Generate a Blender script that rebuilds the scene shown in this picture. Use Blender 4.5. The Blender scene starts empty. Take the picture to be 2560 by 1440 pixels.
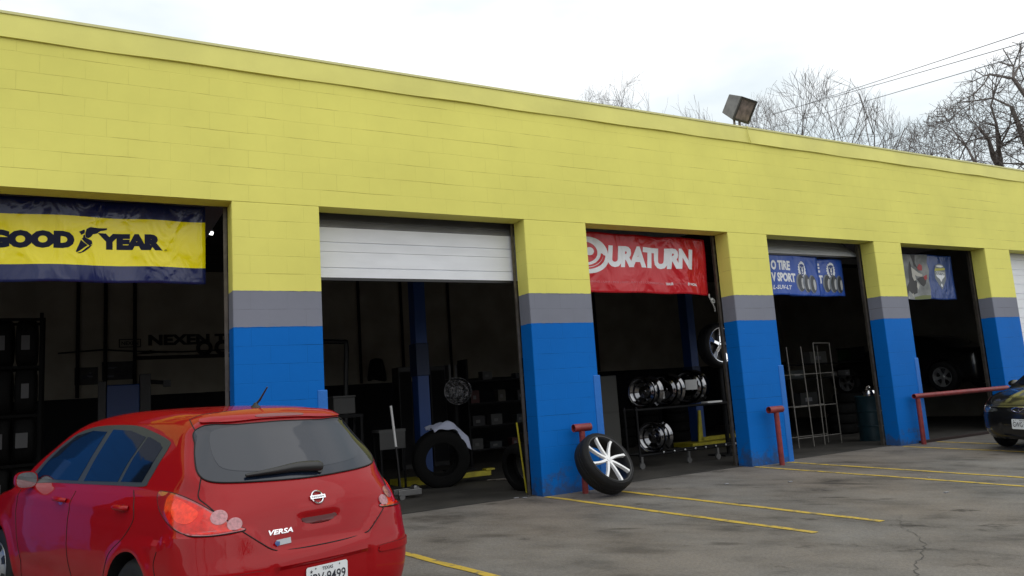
import bpy, bmesh, math, random
import numpy as np
from mathutils import Vector, Matrix
from mathutils.bvhtree import BVHTree
C = bpy.context.scene
COL = C.collection
R = math.radians
PI = math.pi

# ------------------------------------------------------------------ camera
yaw, pit, rol = 0.5119, 0.1420, -0.0669
CAM = Vector((-0.5587, -8.7078, 1.2948))
d = Vector((math.sin(yaw)*math.cos(pit), math.cos(yaw)*math.cos(pit), math.sin(pit)))
rt = Vector((math.cos(yaw), -math.sin(yaw), 0)); up = rt.cross(d)
rt2 = rt*math.cos(rol)+up*math.sin(rol); up2 = up*math.cos(rol)-rt*math.sin(rol)
cd = bpy.data.cameras.new('camera'); cam = bpy.data.objects.new('camera', cd); COL.objects.link(cam)
mw = Matrix.Identity(4)
for i in range(3):
    mw[i][0] = rt2[i]; mw[i][1] = up2[i]; mw[i][2] = -d[i]; mw[i][3] = CAM[i]
cam.matrix_world = mw
cd.sensor_width = 36; cd.lens = 36*1906.5/2560; cd.clip_end = 3000; cd.clip_start = .05
C.camera = cam

# ------------------------------------------------------------------ world, sun, exposure
SUN_EL, SUN_ROT = R(50), R(155)
w = bpy.data.worlds.new('World'); C.world = w; w.use_nodes = True
nt = w.node_tree; nt.nodes.clear()
def N(nt, t, **k):
    n = nt.nodes.new(t)
    for a, b in k.items(): setattr(n, a, b)
    return n
sky = N(nt, 'ShaderNodeTexSky', sky_type='NISHITA', sun_disc=False, sun_elevation=SUN_EL, sun_rotation=SUN_ROT)
bg = N(nt, 'ShaderNodeBackground'); bg.inputs[1].default_value = .12
bg2 = N(nt, 'ShaderNodeBackground'); bg2.inputs[1].default_value = 1.0
tc = N(nt, 'ShaderNodeTexCoord'); nz = N(nt, 'ShaderNodeTexNoise'); nz.inputs['Scale'].default_value = 2.6; nz.inputs['Detail'].default_value = 5
mp = N(nt, 'ShaderNodeMapping'); mp.inputs['Scale'].default_value = (1, 1, 2.6)
rp = N(nt, 'ShaderNodeValToRGB'); e = rp.color_ramp.elements
e[0].position = .33; e[0].color = (.80, .89, .93, 1); e[1].position = .56; e[1].color = (1.14, 1.16, 1.17, 1)
mx = N(nt, 'ShaderNodeMixShader'); mx.inputs[0].default_value = .93
wo = N(nt, 'ShaderNodeOutputWorld')
L = nt.links.new
L(tc.outputs['Generated'], mp.inputs[0]); L(mp.outputs[0], nz.inputs[0]); L(nz.outputs[0], rp.inputs[0]); L(rp.outputs[0], bg2.inputs[0])
L(sky.outputs[0], bg.inputs[0]); L(bg.outputs[0], mx.inputs[1]); L(bg2.outputs[0], mx.inputs[2]); L(mx.outputs[0], wo.inputs[0])
sd = bpy.data.lights.new('sun', 'SUN'); sd.energy = .8; sd.angle = R(85); sd.color = (1, .96, .9)
sun = bpy.data.objects.new('sun', sd); COL.objects.link(sun)
# sun azimuth: behind and to the right of the camera, veiled by cloud
sdir = Vector((.42*math.cos(SUN_EL), -.89*math.cos(SUN_EL), math.sin(SUN_EL)))
sun.rotation_euler = sdir.to_track_quat('Z', 'Y').to_euler(); sun.location = (-20, -40, 40)
vs = C.view_settings; vs.view_transform = 'Standard'; vs.look = 'None'; vs.exposure = 0.1; vs.gamma = 1

# ------------------------------------------------------------------ helpers
def mat(name, col, rough=.6, metal=0, spec=.5, coat=0, coatr=.05, var=0, vscale=3, bump=0, bscale=40, var2=None, emit=None, trans=0, alpha=1, detail=6, bdist=.02, stretch=None):
    m = bpy.data.materials.new(name); m.use_nodes = True; nt = m.node_tree
    b = nt.nodes['Principled BSDF']; I = b.inputs
    I['Base Color'].default_value = (*col, 1); I['Roughness'].default_value = rough; I['Metallic'].default_value = metal
    I['Specular IOR Level'].default_value = spec; I['Coat Weight'].default_value = coat; I['Coat Roughness'].default_value = coatr
    I['Transmission Weight'].default_value = trans; I['Alpha'].default_value = alpha
    if emit: I['Emission Color'].default_value = (*emit[0], 1); I['Emission Strength'].default_value = emit[1]
    tc = N(nt, 'ShaderNodeTexCoord'); src = tc.outputs['Object']
    if stretch:
        mp = N(nt, 'ShaderNodeMapping'); mp.inputs['Scale'].default_value = stretch; nt.links.new(src, mp.inputs[0]); src = mp.outputs[0]
    if var:
        nz = N(nt, 'ShaderNodeTexNoise'); nz.inputs['Scale'].default_value = vscale; nz.inputs['Detail'].default_value = detail
        nt.links.new(src, nz.inputs[0])
        rp = N(nt, 'ShaderNodeValToRGB'); el = rp.color_ramp.elements
        c2 = var2 or tuple(x*(1-var) for x in col)
        el[0].position = .35; el[0].color = (*c2, 1); el[1].position = .62; el[1].color = (*col, 1)
        nt.links.new(nz.outputs[0], rp.inputs[0]); nt.links.new(rp.outputs[0], I['Base Color'])
    if bump:
        n2 = N(nt, 'ShaderNodeTexNoise'); n2.inputs['Scale'].default_value = bscale; n2.inputs['Detail'].default_value = 5
        nt.links.new(src, n2.inputs[0])
        bp = N(nt, 'ShaderNodeBump'); bp.inputs['Strength'].default_value = bump; bp.inputs['Distance'].default_value = bdist
        nt.links.new(n2.outputs[0], bp.inputs['Height']); nt.links.new(bp.outputs[0], I['Normal'])
    return m

class MB:
    """collects shapes for ONE mesh object"""
    def __init__(s): s.v = []; s.f = []; s.m = []
    def add(s, v, f, mi=0):
        o = len(s.v); s.v += [tuple(p) for p in v]; s.f += [tuple(i+o for i in q) for q in f]; s.m += [mi]*len(f); return s
    def box(s, x0, x1, y0, y1, z0, z1, mi=0, M=None):
        v = [Vector(p) for p in ((x0,y0,z0),(x1,y0,z0),(x1,y1,z0),(x0,y1,z0),(x0,y0,z1),(x1,y0,z1),(x1,y1,z1),(x0,y1,z1))]
        if M: v = [M @ p for p in v]
        return s.add(v, [(0,3,2,1),(4,5,6,7),(0,1,5,4),(1,2,6,5),(2,3,7,6),(3,0,4,7)], mi)
    def tube(s, pts, r, n=8, mi=0, caps=True, r2=None):
        pts = [Vector(p) for p in pts]; k = len(pts); rs = r if isinstance(r, (list, tuple)) else [r+(0 if r2 is None else (r2-r)*i/(k-1)) for i in range(k)]
        v = []; prev = None
        for i, p in enumerate(pts):
            t = (pts[min(i+1, k-1)]-pts[max(i-1, 0)]).normalized()
            if prev is None:
                a = Vector((0, 0, 1)) if abs(t.z) < .9 else Vector((1, 0, 0)); u = t.cross(a).normalized()
            else: u = (prev-t*prev.dot(t)); u = u.normalized() if u.length > 1e-6 else t.orthogonal().normalized()
            prev = u; w_ = t.cross(u)
            for j in range(n):
                a = 2*PI*j/n; v.append(p+(u*math.cos(a)+w_*math.sin(a))*rs[i])
        f = [(i*n+j, i*n+(j+1) % n, (i+1)*n+(j+1) % n, (i+1)*n+j) for i in range(k-1) for j in range(n)]
        if caps: f += [tuple(range(n-1, -1, -1)), tuple((k-1)*n+j for j in range(n))]
        return s.add(v, f, mi)
    def lathe(s, prof, n=32, M=None, mi=0, closed=False):
        """prof: (radius, height along local z)"""
        M = M or Matrix.Identity(4); v = []
        for r_, h in prof:
            for j in range(n):
                a = 2*PI*j/n; v.append(M @ Vector((r_*math.cos(a), r_*math.sin(a), h)))
        k = len(prof); rng = range(k if closed else k-1)
        f = [(i*n+j, i*n+(j+1) % n, ((i+1) % k)*n+(j+1) % n, ((i+1) % k)*n+j) for i in rng for j in range(n)]
        return s.add(v, f, mi)
    def prism(s, poly, d0, d1, M=None, mi=0):
        """poly in local xy, extruded along local z from d0 to d1"""
        M = M or Matrix.Identity(4); n = len(poly)
        v = [M @ Vector((p[0], p[1], d0)) for p in poly]+[M @ Vector((p[0], p[1], d1)) for p in poly]
        return s.add(v, [tuple(range(n-1, -1, -1)), tuple(range(n, 2*n))]+[(i, (i+1) % n, n+(i+1) % n, n+i) for i in range(n)], mi)
    def build(s, name, mats, parent=None, smooth=None, bevel=0, recalc=True):
        me = bpy.data.meshes.new(name); me.from_pydata(s.v, [], s.f)
        if not isinstance(mats, (list, tuple)): mats = [mats]
        for m in mats: me.materials.append(m)
        for i, p in enumerate(me.polygons): p.material_index = s.m[i]
        if recalc:
            bm = bmesh.new(); bm.from_mesh(me); bmesh.ops.recalc_face_normals(bm, faces=bm.faces); bm.to_mesh(me); bm.free()
        if smooth:
            for p in me.polygons: p.use_smooth = True
            me.set_sharp_from_angle(angle=R(smooth))
        o = bpy.data.objects.new(name, me); COL.objects.link(o)
        if parent: o.parent = parent
        if bevel:
            b = o.modifiers.new('bevel', 'BEVEL'); b.width = bevel; b.segments = 2; b.limit_method = 'ANGLE'; b.angle_limit = R(40)
        return o
def tag(o, label=None, cat=None, group=None, kind=None):
    if label: o['label'] = label
    if cat: o['category'] = cat
    if group: o['group'] = group
    if kind: o['kind'] = kind
    return o
def empty(name, loc=(0, 0, 0), label=None, cat=None, group=None, rz=0):
    o = bpy.data.objects.new(name, None); COL.objects.link(o); o.location = loc; o.rotation_euler.z = rz; o.empty_display_size = .2
    return tag(o, label, cat, group)
def kids(o): return [c for c in bpy.data.objects if c.parent == o]
def copy_tree(o, parent=None):
    c = o.copy(); COL.objects.link(c)
    if parent: c.parent = parent
    for ch in kids(o): copy_tree(ch, c)
    return c
def T(x=0, y=0, z=0): return Matrix.Translation((x, y, z))
def RX(a): return Matrix.Rotation(a, 4, 'X')
def RY(a): return Matrix.Rotation(a, 4, 'Y')
def RZ(a): return Matrix.Rotation(a, 4, 'Z')
def spline(pts, n=8, closed=True):
    """Catmull-Rom through points of any dimension"""
    P = [tuple(p) for p in pts]; k = len(P); out = []
    for i in range(k if closed else k-1):
        if closed: a, b, c, d_ = P[i-1], P[i], P[(i+1) % k], P[(i+2) % k]
        else: a, b, c, d_ = P[max(i-1, 0)], P[i], P[i+1], P[min(i+2, k-1)]
        for j in range(n):
            t = j/n
            out.append(tuple(.5*(2*q+(r_-p)*t+(2*p-5*q+4*r_-s_)*t*t+(3*q-p-3*r_+s_)*t**3) for p, q, r_, s_ in zip(a, b, c, d_)))
    if not closed: out.append(P[-1])
    return out
def text_geo(body, size=1, bold=0, shear=0, sx=1, align='LEFT', space=1):
    c = bpy.data.curves.new('t', 'FONT'); c.body = body; c.size = size; c.offset = bold; c.shear = shear; c.space_character = space; c.resolution_u = 3
    o = bpy.data.objects.new('t', c); m = bpy.data.meshes.new_from_object(o)
    v = [[p.co.x*sx, p.co.y] for p in m.vertices]; f = [tuple(p.vertices) for p in m.polygons]
    x0 = min(p[0] for p in v); x1 = max(p[0] for p in v)
    off = -x0 if align == 'LEFT' else -(x0+x1)/2
    for p in v: p[0] += off
    bpy.data.objects.remove(o); bpy.data.curves.remove(c); bpy.data.meshes.remove(m)
    return v, f, x1-x0
def fit_text(body, x0, x1, z0, z1, bold=0, shear=0, space=1):
    """2D text geometry scaled to fill a box (cap height = z1-z0)"""
    v, f, wd = text_geo(body, 1, bold, shear, space=space)
    h0 = min(p[1] for p in v); h1 = max(p[1] for p in v)
    return [(x0+p[0]/wd*(x1-x0), z0+(p[1]-h0)/(h1-h0)*(z1-z0)) for p in v], f
def flat_to(mb, v2, f, fn, mi=0, th=0):
    """map 2D faces through fn(x,z)->3D"""
    mb.add([fn(*p) for p in v2], f, mi)
def poly_tri(poly):
    bm = bmesh.new(); vs_ = [bm.verts.new((p[0], p[1], 0)) for p in poly]
    bm.faces.new(vs_); bmesh.ops.triangulate(bm, faces=bm.faces)
    bm.verts.index_update()
    v = [(q.co.x, q.co.y) for q in bm.verts]; f = [tuple(q.index for q in a.verts) for a in bm.faces]; bm.free(); return v, f
def refine(v2, f, step):
    bm = bmesh.new(); vs_ = [bm.verts.new((p[0], p[1], 0)) for p in v2]
    for q in f:
        try: bm.faces.new([vs_[i] for i in q])
        except ValueError: pass
    for ax in (0, 1):
        lo = min(p[ax] for p in v2); hi = max(p[ax] for p in v2); t = math.ceil(lo/step)*step
        while t < hi:
            n_ = Vector((1, 0, 0)) if ax == 0 else Vector((0, 1, 0))
            bmesh.ops.bisect_plane(bm, geom=bm.verts[:]+bm.edges[:]+bm.faces[:], plane_co=n_*t, plane_no=n_, dist=1e-5); t += step
    bm.verts.index_update()
    v = [(q.co.x, q.co.y) for q in bm.verts]; ff = [tuple(q.index for q in a.verts) for a in bm.faces]; bm.free(); return v, ff

# ------------------------------------------------------------------ materials
def painted_block(name, bands, rough=.55):
    """painted concrete block; paint colours in bands by height; faint joints"""
    m = bpy.data.materials.new(name); m.use_nodes = True; nt = m.node_tree; L = nt.links.new
    b = nt.nodes['Principled BSDF']; b.inputs['Roughness'].default_value = rough; b.inputs['Specular IOR Level'].default_value = .1
    g = N(nt, 'ShaderNodeNewGeometry'); sp = N(nt, 'ShaderNodeSeparateXYZ'); L(g.outputs['Position'], sp.inputs[0])
    ad = N(nt, 'ShaderNodeMath', operation='ADD'); L(sp.outputs[0], ad.inputs[0]); L(sp.outputs[1], ad.inputs[1])
    cb = N(nt, 'ShaderNodeCombineXYZ')
    za = N(nt, 'ShaderNodeMath', operation='SUBTRACT'); L(sp.outputs[2], za.inputs[0]); za.inputs[1].default_value = .0155
    L(ad.outputs[0], cb.inputs[0]); L(za.outputs[0], cb.inputs[1])
    # wobble of joints
    n0 = N(nt, 'ShaderNodeTexNoise'); n0.inputs['Scale'].default_value = 1.7; L(g.outputs['Position'], n0.inputs[0])
    mv = N(nt, 'ShaderNodeVectorMath', operation='SCALE'); mv.inputs['Scale'].default_value = .02; L(n0.outputs[1], mv.inputs[0])
    av = N(nt, 'ShaderNodeVectorMath', operation='ADD'); L(cb.outputs[0], av.inputs[0]); L(mv.outputs[0], av.inputs[1])
    br = N(nt, 'ShaderNodeTexBrick'); br.offset = .5
    for k, v in (('Scale', 1), ('Brick Width', .4064), ('Row Height', .2032), ('Mortar Size', .0035), ('Mortar Smooth', .35)): br.inputs[k].default_value = v
    L(av.outputs[0], br.inputs[0])
    # row emphasis: bed joints read more than head joints, and only in places
    n1 = N(nt, 'ShaderNodeTexNoise'); n1.inputs['Scale'].default_value = 1.3; n1.inputs['Detail'].default_value = 6; L(g.outputs['Position'], n1.inputs[0])
    mk = N(nt, 'ShaderNodeMapRange'); mk.inputs[1].default_value = .43; mk.inputs[2].default_value = .62; L(n1.outputs[0], mk.inputs[0])
    # painted bands, edge slightly uneven
    n2 = N(nt, 'ShaderNodeTexNoise'); n2.inputs['Scale'].default_value = 14; L(g.outputs['Position'], n2.inputs[0])
    n2m = N(nt, 'ShaderNodeMath', operation='MULTIPLY_ADD'); n2m.inputs[1].default_value = .014; L(n2.outputs[0], n2m.inputs[0]); L(sp.outputs[2], n2m.inputs[2])
    cur = None
    for z, c in bands:
        if cur is None:
            rg = N(nt, 'ShaderNodeRGB'); rg.outputs[0].default_value = (*c, 1); cur = rg.outputs[0]; continue
        gt = N(nt, 'ShaderNodeMath', operation='GREATER_THAN'); gt.inputs[1].default_value = z+.007; L(n2m.outputs[0], gt.inputs[0])
        mi = N(nt, 'ShaderNodeMix', data_type='RGBA'); L(gt.outputs[0], mi.inputs[0]); L(cur, mi.inputs[6]); mi.inputs[7].default_value = (*c, 1); cur = mi.outputs[2]
    # broad unevenness of paint
    n3 = N(nt, 'ShaderNodeTexNoise'); n3.inputs['Scale'].default_value = .55; n3.inputs['Detail'].default_value = 7; n3.inputs['Roughness'].default_value = .6; L(g.outputs['Position'], n3.inputs[0])
    r3 = N(nt, 'ShaderNodeMapRange'); r3.inputs[1].default_value = .3; r3.inputs[2].default_value = .7; r3.inputs[3].default_value = .88; r3.inputs[4].default_value = 1.05; L(n3.outputs[0], r3.inputs[0])
    vm = N(nt, 'ShaderNodeVectorMath', operation='SCALE'); L(cur, vm.inputs[0]); L(r3.outputs[0], vm.inputs['Scale'])
    # thin grime in the open joints
    mm = N(nt, 'ShaderNodeMath', operation='MULTIPLY'); L(br.outputs['Fac'], mm.inputs[0]); L(mk.outputs[0], mm.inputs[1])
    m5 = N(nt, 'ShaderNodeMath', operation='MULTIPLY'); m5.inputs[1].default_value = .16; L(mm.outputs[0], m5.inputs[0])
    md = N(nt, 'ShaderNodeMix', data_type='RGBA', blend_type='MULTIPLY'); L(m5.outputs[0], md.inputs[0]); L(vm.outputs[0], md.inputs[6]); md.inputs[7].default_value = (.35, .3, .22, 1)
    # bed joints: broken dark hairlines along the courses
    zd = N(nt, 'ShaderNodeMath', operation='DIVIDE'); sv = N(nt, 'ShaderNodeSeparateXYZ'); L(av.outputs[0], sv.inputs[0]); L(sv.outputs[1], zd.inputs[0]); zd.inputs[1].default_value = .2032
    zf = N(nt, 'ShaderNodeMath', operation='FRACT'); L(zd.outputs[0], zf.inputs[0])
    zl = N(nt, 'ShaderNodeMath', operation='LESS_THAN'); L(zf.outputs[0], zl.inputs[0]); zl.inputs[1].default_value = .032
    qm = N(nt, 'ShaderNodeMapping'); qm.inputs['Scale'].default_value = (1.1, 1.1, 5.5); L(g.outputs['Position'], qm.inputs[0])
    qn = N(nt, 'ShaderNodeTexNoise'); qn.inputs['Scale'].default_value = 1.0; qn.inputs['Detail'].default_value = 7; qn.inputs['Roughness'].default_value = .65; L(qm.outputs[0], qn.inputs[0])
    qr = N(nt, 'ShaderNodeMapRange'); qr.inputs[1].default_value = .50; qr.inputs[2].default_value = .60; qr.inputs[4].default_value = .62; L(qn.outputs[0], qr.inputs[0])
    ql = N(nt, 'ShaderNodeMath', operation='MULTIPLY'); L(zl.outputs[0], ql.inputs[0]); L(qr.outputs[0], ql.inputs[1])
    mq = N(nt, 'ShaderNodeMix', data_type='RGBA', blend_type='MULTIPLY'); L(ql.outputs[0], mq.inputs[0]); L(md.outputs[2], mq.inputs[6]); mq.inputs[7].default_value = (.42, .36, .28, 1)
    # splash dirt and tyre scuffs near the ground, a few rubbed marks higher up
    dz = N(nt, 'ShaderNodeMapRange'); dz.inputs[1].default_value = .0; dz.inputs[2].default_value = .55; dz.inputs[3].default_value = .62; dz.inputs[4].default_value = .30; L(sp.outputs[2], dz.inputs[0])
    dn = N(nt, 'ShaderNodeTexNoise'); dn.inputs['Scale'].default_value = 5; dn.inputs['Detail'].default_value = 9; dn.inputs['Roughness'].default_value = .7; L(g.outputs['Position'], dn.inputs[0])
    dl = N(nt, 'ShaderNodeMath', operation='SUBTRACT'); L(dz.outputs[0], dl.inputs[0]); L(dn.outputs[0], dl.inputs[1])
    ds = N(nt, 'ShaderNodeMapRange'); ds.inputs[1].default_value = -.02; ds.inputs[2].default_value = .12; ds.inputs[4].default_value = .6; L(dl.outputs[0], ds.inputs[0])
    mz = N(nt, 'ShaderNodeMix', data_type='RGBA'); L(ds.outputs[0], mz.inputs[0]); L(mq.outputs[2], mz.inputs[6]); mz.inputs[7].default_value = (.05, .055, .06, 1)
    L(mz.outputs[2], b.inputs['Base Color'])
    # bump: joints + block face grain
    n4 = N(nt, 'ShaderNodeTexNoise'); n4.inputs['Scale'].default_value = 60; n4.inputs['Detail'].default_value = 4; L(g.outputs['Position'], n4.inputs[0])
    n6 = N(nt, 'ShaderNodeTexNoise'); n6.inputs['Scale'].default_value = 7; n6.inputs['Detail'].default_value = 4; L(g.outputs['Position'], n6.inputs[0])
    a = N(nt, 'ShaderNodeMath', operation='MULTIPLY_ADD'); a.inputs[1].default_value = .12; L(n4.outputs[0], a.inputs[0])
    a2 = N(nt, 'ShaderNodeMath', operation='MULTIPLY'); a2.inputs[1].default_value = .5; L(n6.outputs[0], a2.inputs[0]); L(a2.outputs[0], a.inputs[2])
    fs = N(nt, 'ShaderNodeMath', operation='MULTIPLY_ADD'); fs.inputs[1].default_value = -.5; L(br.outputs['Fac'], fs.inputs[0]); L(a.outputs[0], fs.inputs[2])
    bp = N(nt, 'ShaderNodeBump'); bp.inputs['Strength'].default_value = .55; bp.inputs['Distance'].default_value = .006; L(fs.outputs[0], bp.inputs['Height']); L(bp.outputs[0], b.inputs['Normal'])
    return m
YEL, GRY, BLU = (.78, .735, .175), (.205, .215, .26), (.002, .132, .50)
M = {}
M['facade'] = painted_block('painted_block', [(0, BLU), (2.2507, GRY), (2.657, YEL)])
M['coping'] = mat('yellow_flashing', YEL, .5, var=.12, vscale=1.2, bump=.15, bscale=6)
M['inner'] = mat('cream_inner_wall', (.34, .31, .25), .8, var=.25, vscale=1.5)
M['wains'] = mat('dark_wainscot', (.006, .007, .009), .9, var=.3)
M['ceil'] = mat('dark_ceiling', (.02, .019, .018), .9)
M['floor'] = mat('garage_floor', (.05, .046, .04), .7, var=.5, vscale=1.8, bump=.2)
M['door'] = mat('white_door', (.78, .80, .84), .45, var=.07, vscale=2.2, detail=9, stretch=(1, 1, 3), bump=.1, bscale=3)
M['doorgrey'] = mat('door_shade_grey', (.33, .33, .34), .5, var=.15)  # this grey holds the shade on the tilted door section
M['steel'] = mat('galvanised_track', (.15, .13, .11), .45, .6, var=.35, vscale=12)
M['darksteel'] = mat('dark_steel', (.012, .012, .013), .75, .0, spec=.15); M['matt'] = mat('matt_black', (.005, .005, .005), .9, spec=.1)
M['rubber'] = mat('tyre_rubber', (.011, .011, .012), .62, spec=.25, bump=.1, bscale=80)
M['black'] = mat('black_plastic', (.012, .012, .013), .4)
M['chrome'] = mat('chrome', (.75, .75, .77), .12, 1)
M['alloy'] = mat('silver_alloy', (.48, .49, .5), .32, .75); M['dull'] = mat('dull_cast', (.16, .16, .16), .4, .6)
M['redpipe'] = mat('red_pipe', (.24, .028, .028), .5, var=.35, vscale=9, bump=.1)
M['liftblue'] = mat('lift_blue', (.012, .05, .20), .4)
M['yelsteel'] = mat('yellow_steel', (.42, .36, .02), .5, var=.3, vscale=8)
M['white'] = mat('white_plain', (.72, .72, .72), .5)
M['paper'] = mat('paper', (.28, .28, .30), .7, var=.15, vscale=20)
M['bark'] = mat('bark', (.10, .085, .075), .9, var=.4, vscale=8)
M['twig'] = mat('twigs', (.13, .11, .10), .9)

# ------------------------------------------------------------------ building
X = [(-10.5, -9.55), (-6.72, -5.75), (-2.95, -1.97), (.8201, 1.8026), (4.587, 5.60), (8.3309, 9.2095), (11.9473, 12.7363), (15.4737, 16.3789), (19.15, 20.1)]
ZL, ZC, ZT, DEP, BACK = 3.673, 5.2158, 5.4761, .29, 9.3
XL, XR = X[0][0], X[-1][1]
bld = empty('tire_shop', (0, 0, 0), 'long yellow painted block tire shop with open service bays and grey and blue striped piers', 'building')
MB().box(XL, XR, 0, DEP, ZL, ZC+.03).build('facade_wall', M['facade'], bld)
random.seed(4)
for x0, x1 in X:
    o = MB().box(x0, x1, 0, DEP, -.15, ZL-.0005).build('pillar', M['facade'], bld, bevel=.012)
    MB().box(x1-.085, x1+.03, -.010, .2, -.12, 1.52).build('corner_guard', mat('guard_blue', BLU, .5, var=.12, vscale=3, bump=.15), o, bevel=.01)
# coping: a thin sheet band standing proud, slightly wavy
mb = MB(); n = 160; rows = []
for i in range(n+1):
    x = XL-.03+(XR-XL+.06)*i/n; wv = .005*math.sin(x*2.1)+.004*math.sin(x*5.3+1)
    zz = .004*math.sin(x*3.7)
    rows.append([(x, -.028-wv, ZC+zz), (x, -.030, ZC+.13), (x, -.026, ZT), (x, DEP+.03, ZT+.01), (x, DEP+.03, ZC+.031), (x, .0-.001, ZC+.031), (x, -.002, ZC+zz+.001)])
k = 7; v = [p for r_ in rows for p in r_]
f = [(i*k+j, (i+1)*k+j, (i+1)*k+(j+1) % k, i*k+(j+1) % k) for i in range(n) for j in range(k)]
mb.add(v, f); mb.build('coping', M['coping'], bld, smooth=35)
# thin metal drip along the coping top
MB().box(XL-.04, XR+.04, -.040, -.0285, ZT-.012, ZT+.016).build('coping_edge', mat('edge_metal', (.62, .60, .26), .5), bld)
mb = MB(); mb.box(XL, XR, DEP+.002, BACK+.3, 4.70, 4.95)
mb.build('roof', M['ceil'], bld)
mb = MB(); mb.box(XL, XR, BACK, BACK+.3, 1.85, 4.698); mb.build('back_wall', M['inner'], bld)
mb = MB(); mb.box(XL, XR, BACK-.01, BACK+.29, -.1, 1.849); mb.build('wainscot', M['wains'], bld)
for a, b_ in ((XL, XL+.25), (XR-.25, XR)):
    MB().box(a, b_, DEP+.002, BACK-.012, -.1, 4.698).build('side_wall', M['inner'], bld)
MB().box(XL, XR, DEP-.06, BACK-.02, -.1, .006).build('floor_slab', M['floor'], bld)
# inner face of the lintel and ceiling joists
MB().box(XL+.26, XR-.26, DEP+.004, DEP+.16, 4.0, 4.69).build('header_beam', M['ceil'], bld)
for i in range(9):
    y = 1.2+i*.95
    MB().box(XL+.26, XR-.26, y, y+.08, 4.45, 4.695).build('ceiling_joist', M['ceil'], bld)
# conduits and pilasters on the back wall
for x in (-.75, -.25, .3, 5.2, 6.3, 7.6, 10.4, 12.2):
    MB().tube([(x, BACK-.06, 1.86), (x, BACK-.06, 4.6)], .035, 8).build('wall_conduit', M['darksteel'], bld)
# roll-up doors
def door_section(z0, z1, y0, y1, x0, x1, mt, parent, th=.045):
    a = math.atan2(y1-y0, z1-z0); ln = math.hypot(y1-y0, z1-z0)
    m = T(0, y0, z0) @ RX(-a)
    b = MB(); k = max(1, round(ln/.105)); s = ln/k
    # ribbed sheet: profile along z
    prof = []
    for i in range(k):
        z = i*s
        if i % 2 == 1: prof += [(0, z), (-.0, z+.004), (.014, z+.008), (.014, z+.018), (0, z+.022)]
        else: prof += [(0, z), (-.0, z+.01)]
    prof += [(0, ln), (th, ln), (th, 0)]
    n_ = len(prof); v = [m @ Vector((x, p[0], p[1])) for x in (x0, x1) for p in prof]
    b.add(v, [(i, (i+1) % n_, n_+(i+1) % n_, n_+i) for i in range(n_)]+[tuple(range(n_-1, -1, -1)), tuple(range(n_, 2*n_))])
    return b.build('door_panel', mt, parent)
def bay(i): return X[i][1], X[i+1][0]
def rollup(i, sections, label_parts=None):
    x0, x1 = bay(i); d_ = MB()
    dr = empty('roll_up_door'); dr.parent = bld
    for (z0, y0, z1, y1, mt) in sections: door_section(z0, z1, y0, y1, x0-.12, x1+.12, mt, dr)
    z0, y0 = sections[0][0], sections[0][1]
    MB().box(x0-.1, x1+.1, y0+.004, y0+.04, z0-.035, z0-.001).build('bottom_seal', M['black'], dr)
    return dr
rollup(3, [(2.885, .36, 3.205, .36, M['door']), (3.209, .36, 3.51, .36, M['door']), (3.53, .372, 3.90, .72, M['doorgrey'])])  # last section: same white door, shade put into its grey
rollup(5, [(3.47, .41, 3.80, .78, M['door'])])
rollup(7, [(.02+.53*j, .33, .02+.53*j+.526, .33, M['door']) for j in range(7)])
# door tracks and angle frames
for i in range(8):
    x0, x1 = bay(i)
    for x in (x0+.005, x1-.045):
        MB().box(x, x+.04, DEP+.012, DEP+.03, .0, 3.75).box(x+(.0 if x < x1-.5 else .03), x+(.01 if x < x1-.5 else .04), DEP+.03, DEP+.09, .0, 3.75).build('door_track', M['steel'], bld)
    if i in (2, 4, 6):
        # door pushed up overhead: seen as the dark underside of its bottom section, with its track
        MB().box(x0-.1, x1+.1, .55, 2.9, 3.86, 3.90).build('raised_door', M['doorgrey'], bld)
        MB().tube([(x0-.1, .42, 3.82), (x1+.1, .42, 3.80)], .03, 10).build('spring_bar', M['steel'], bld)
# cable across the back wall
MB().tube([(-1.1, BACK-.05, 2.78), (-.3, BACK-.06, 2.83), (.3, BACK-.06, 2.78), (1.2, BACK-.06, 2.74), (3.4, BACK-.05, 2.8)], .018, 6).build('wall_cable', M['black'], bld)

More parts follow.
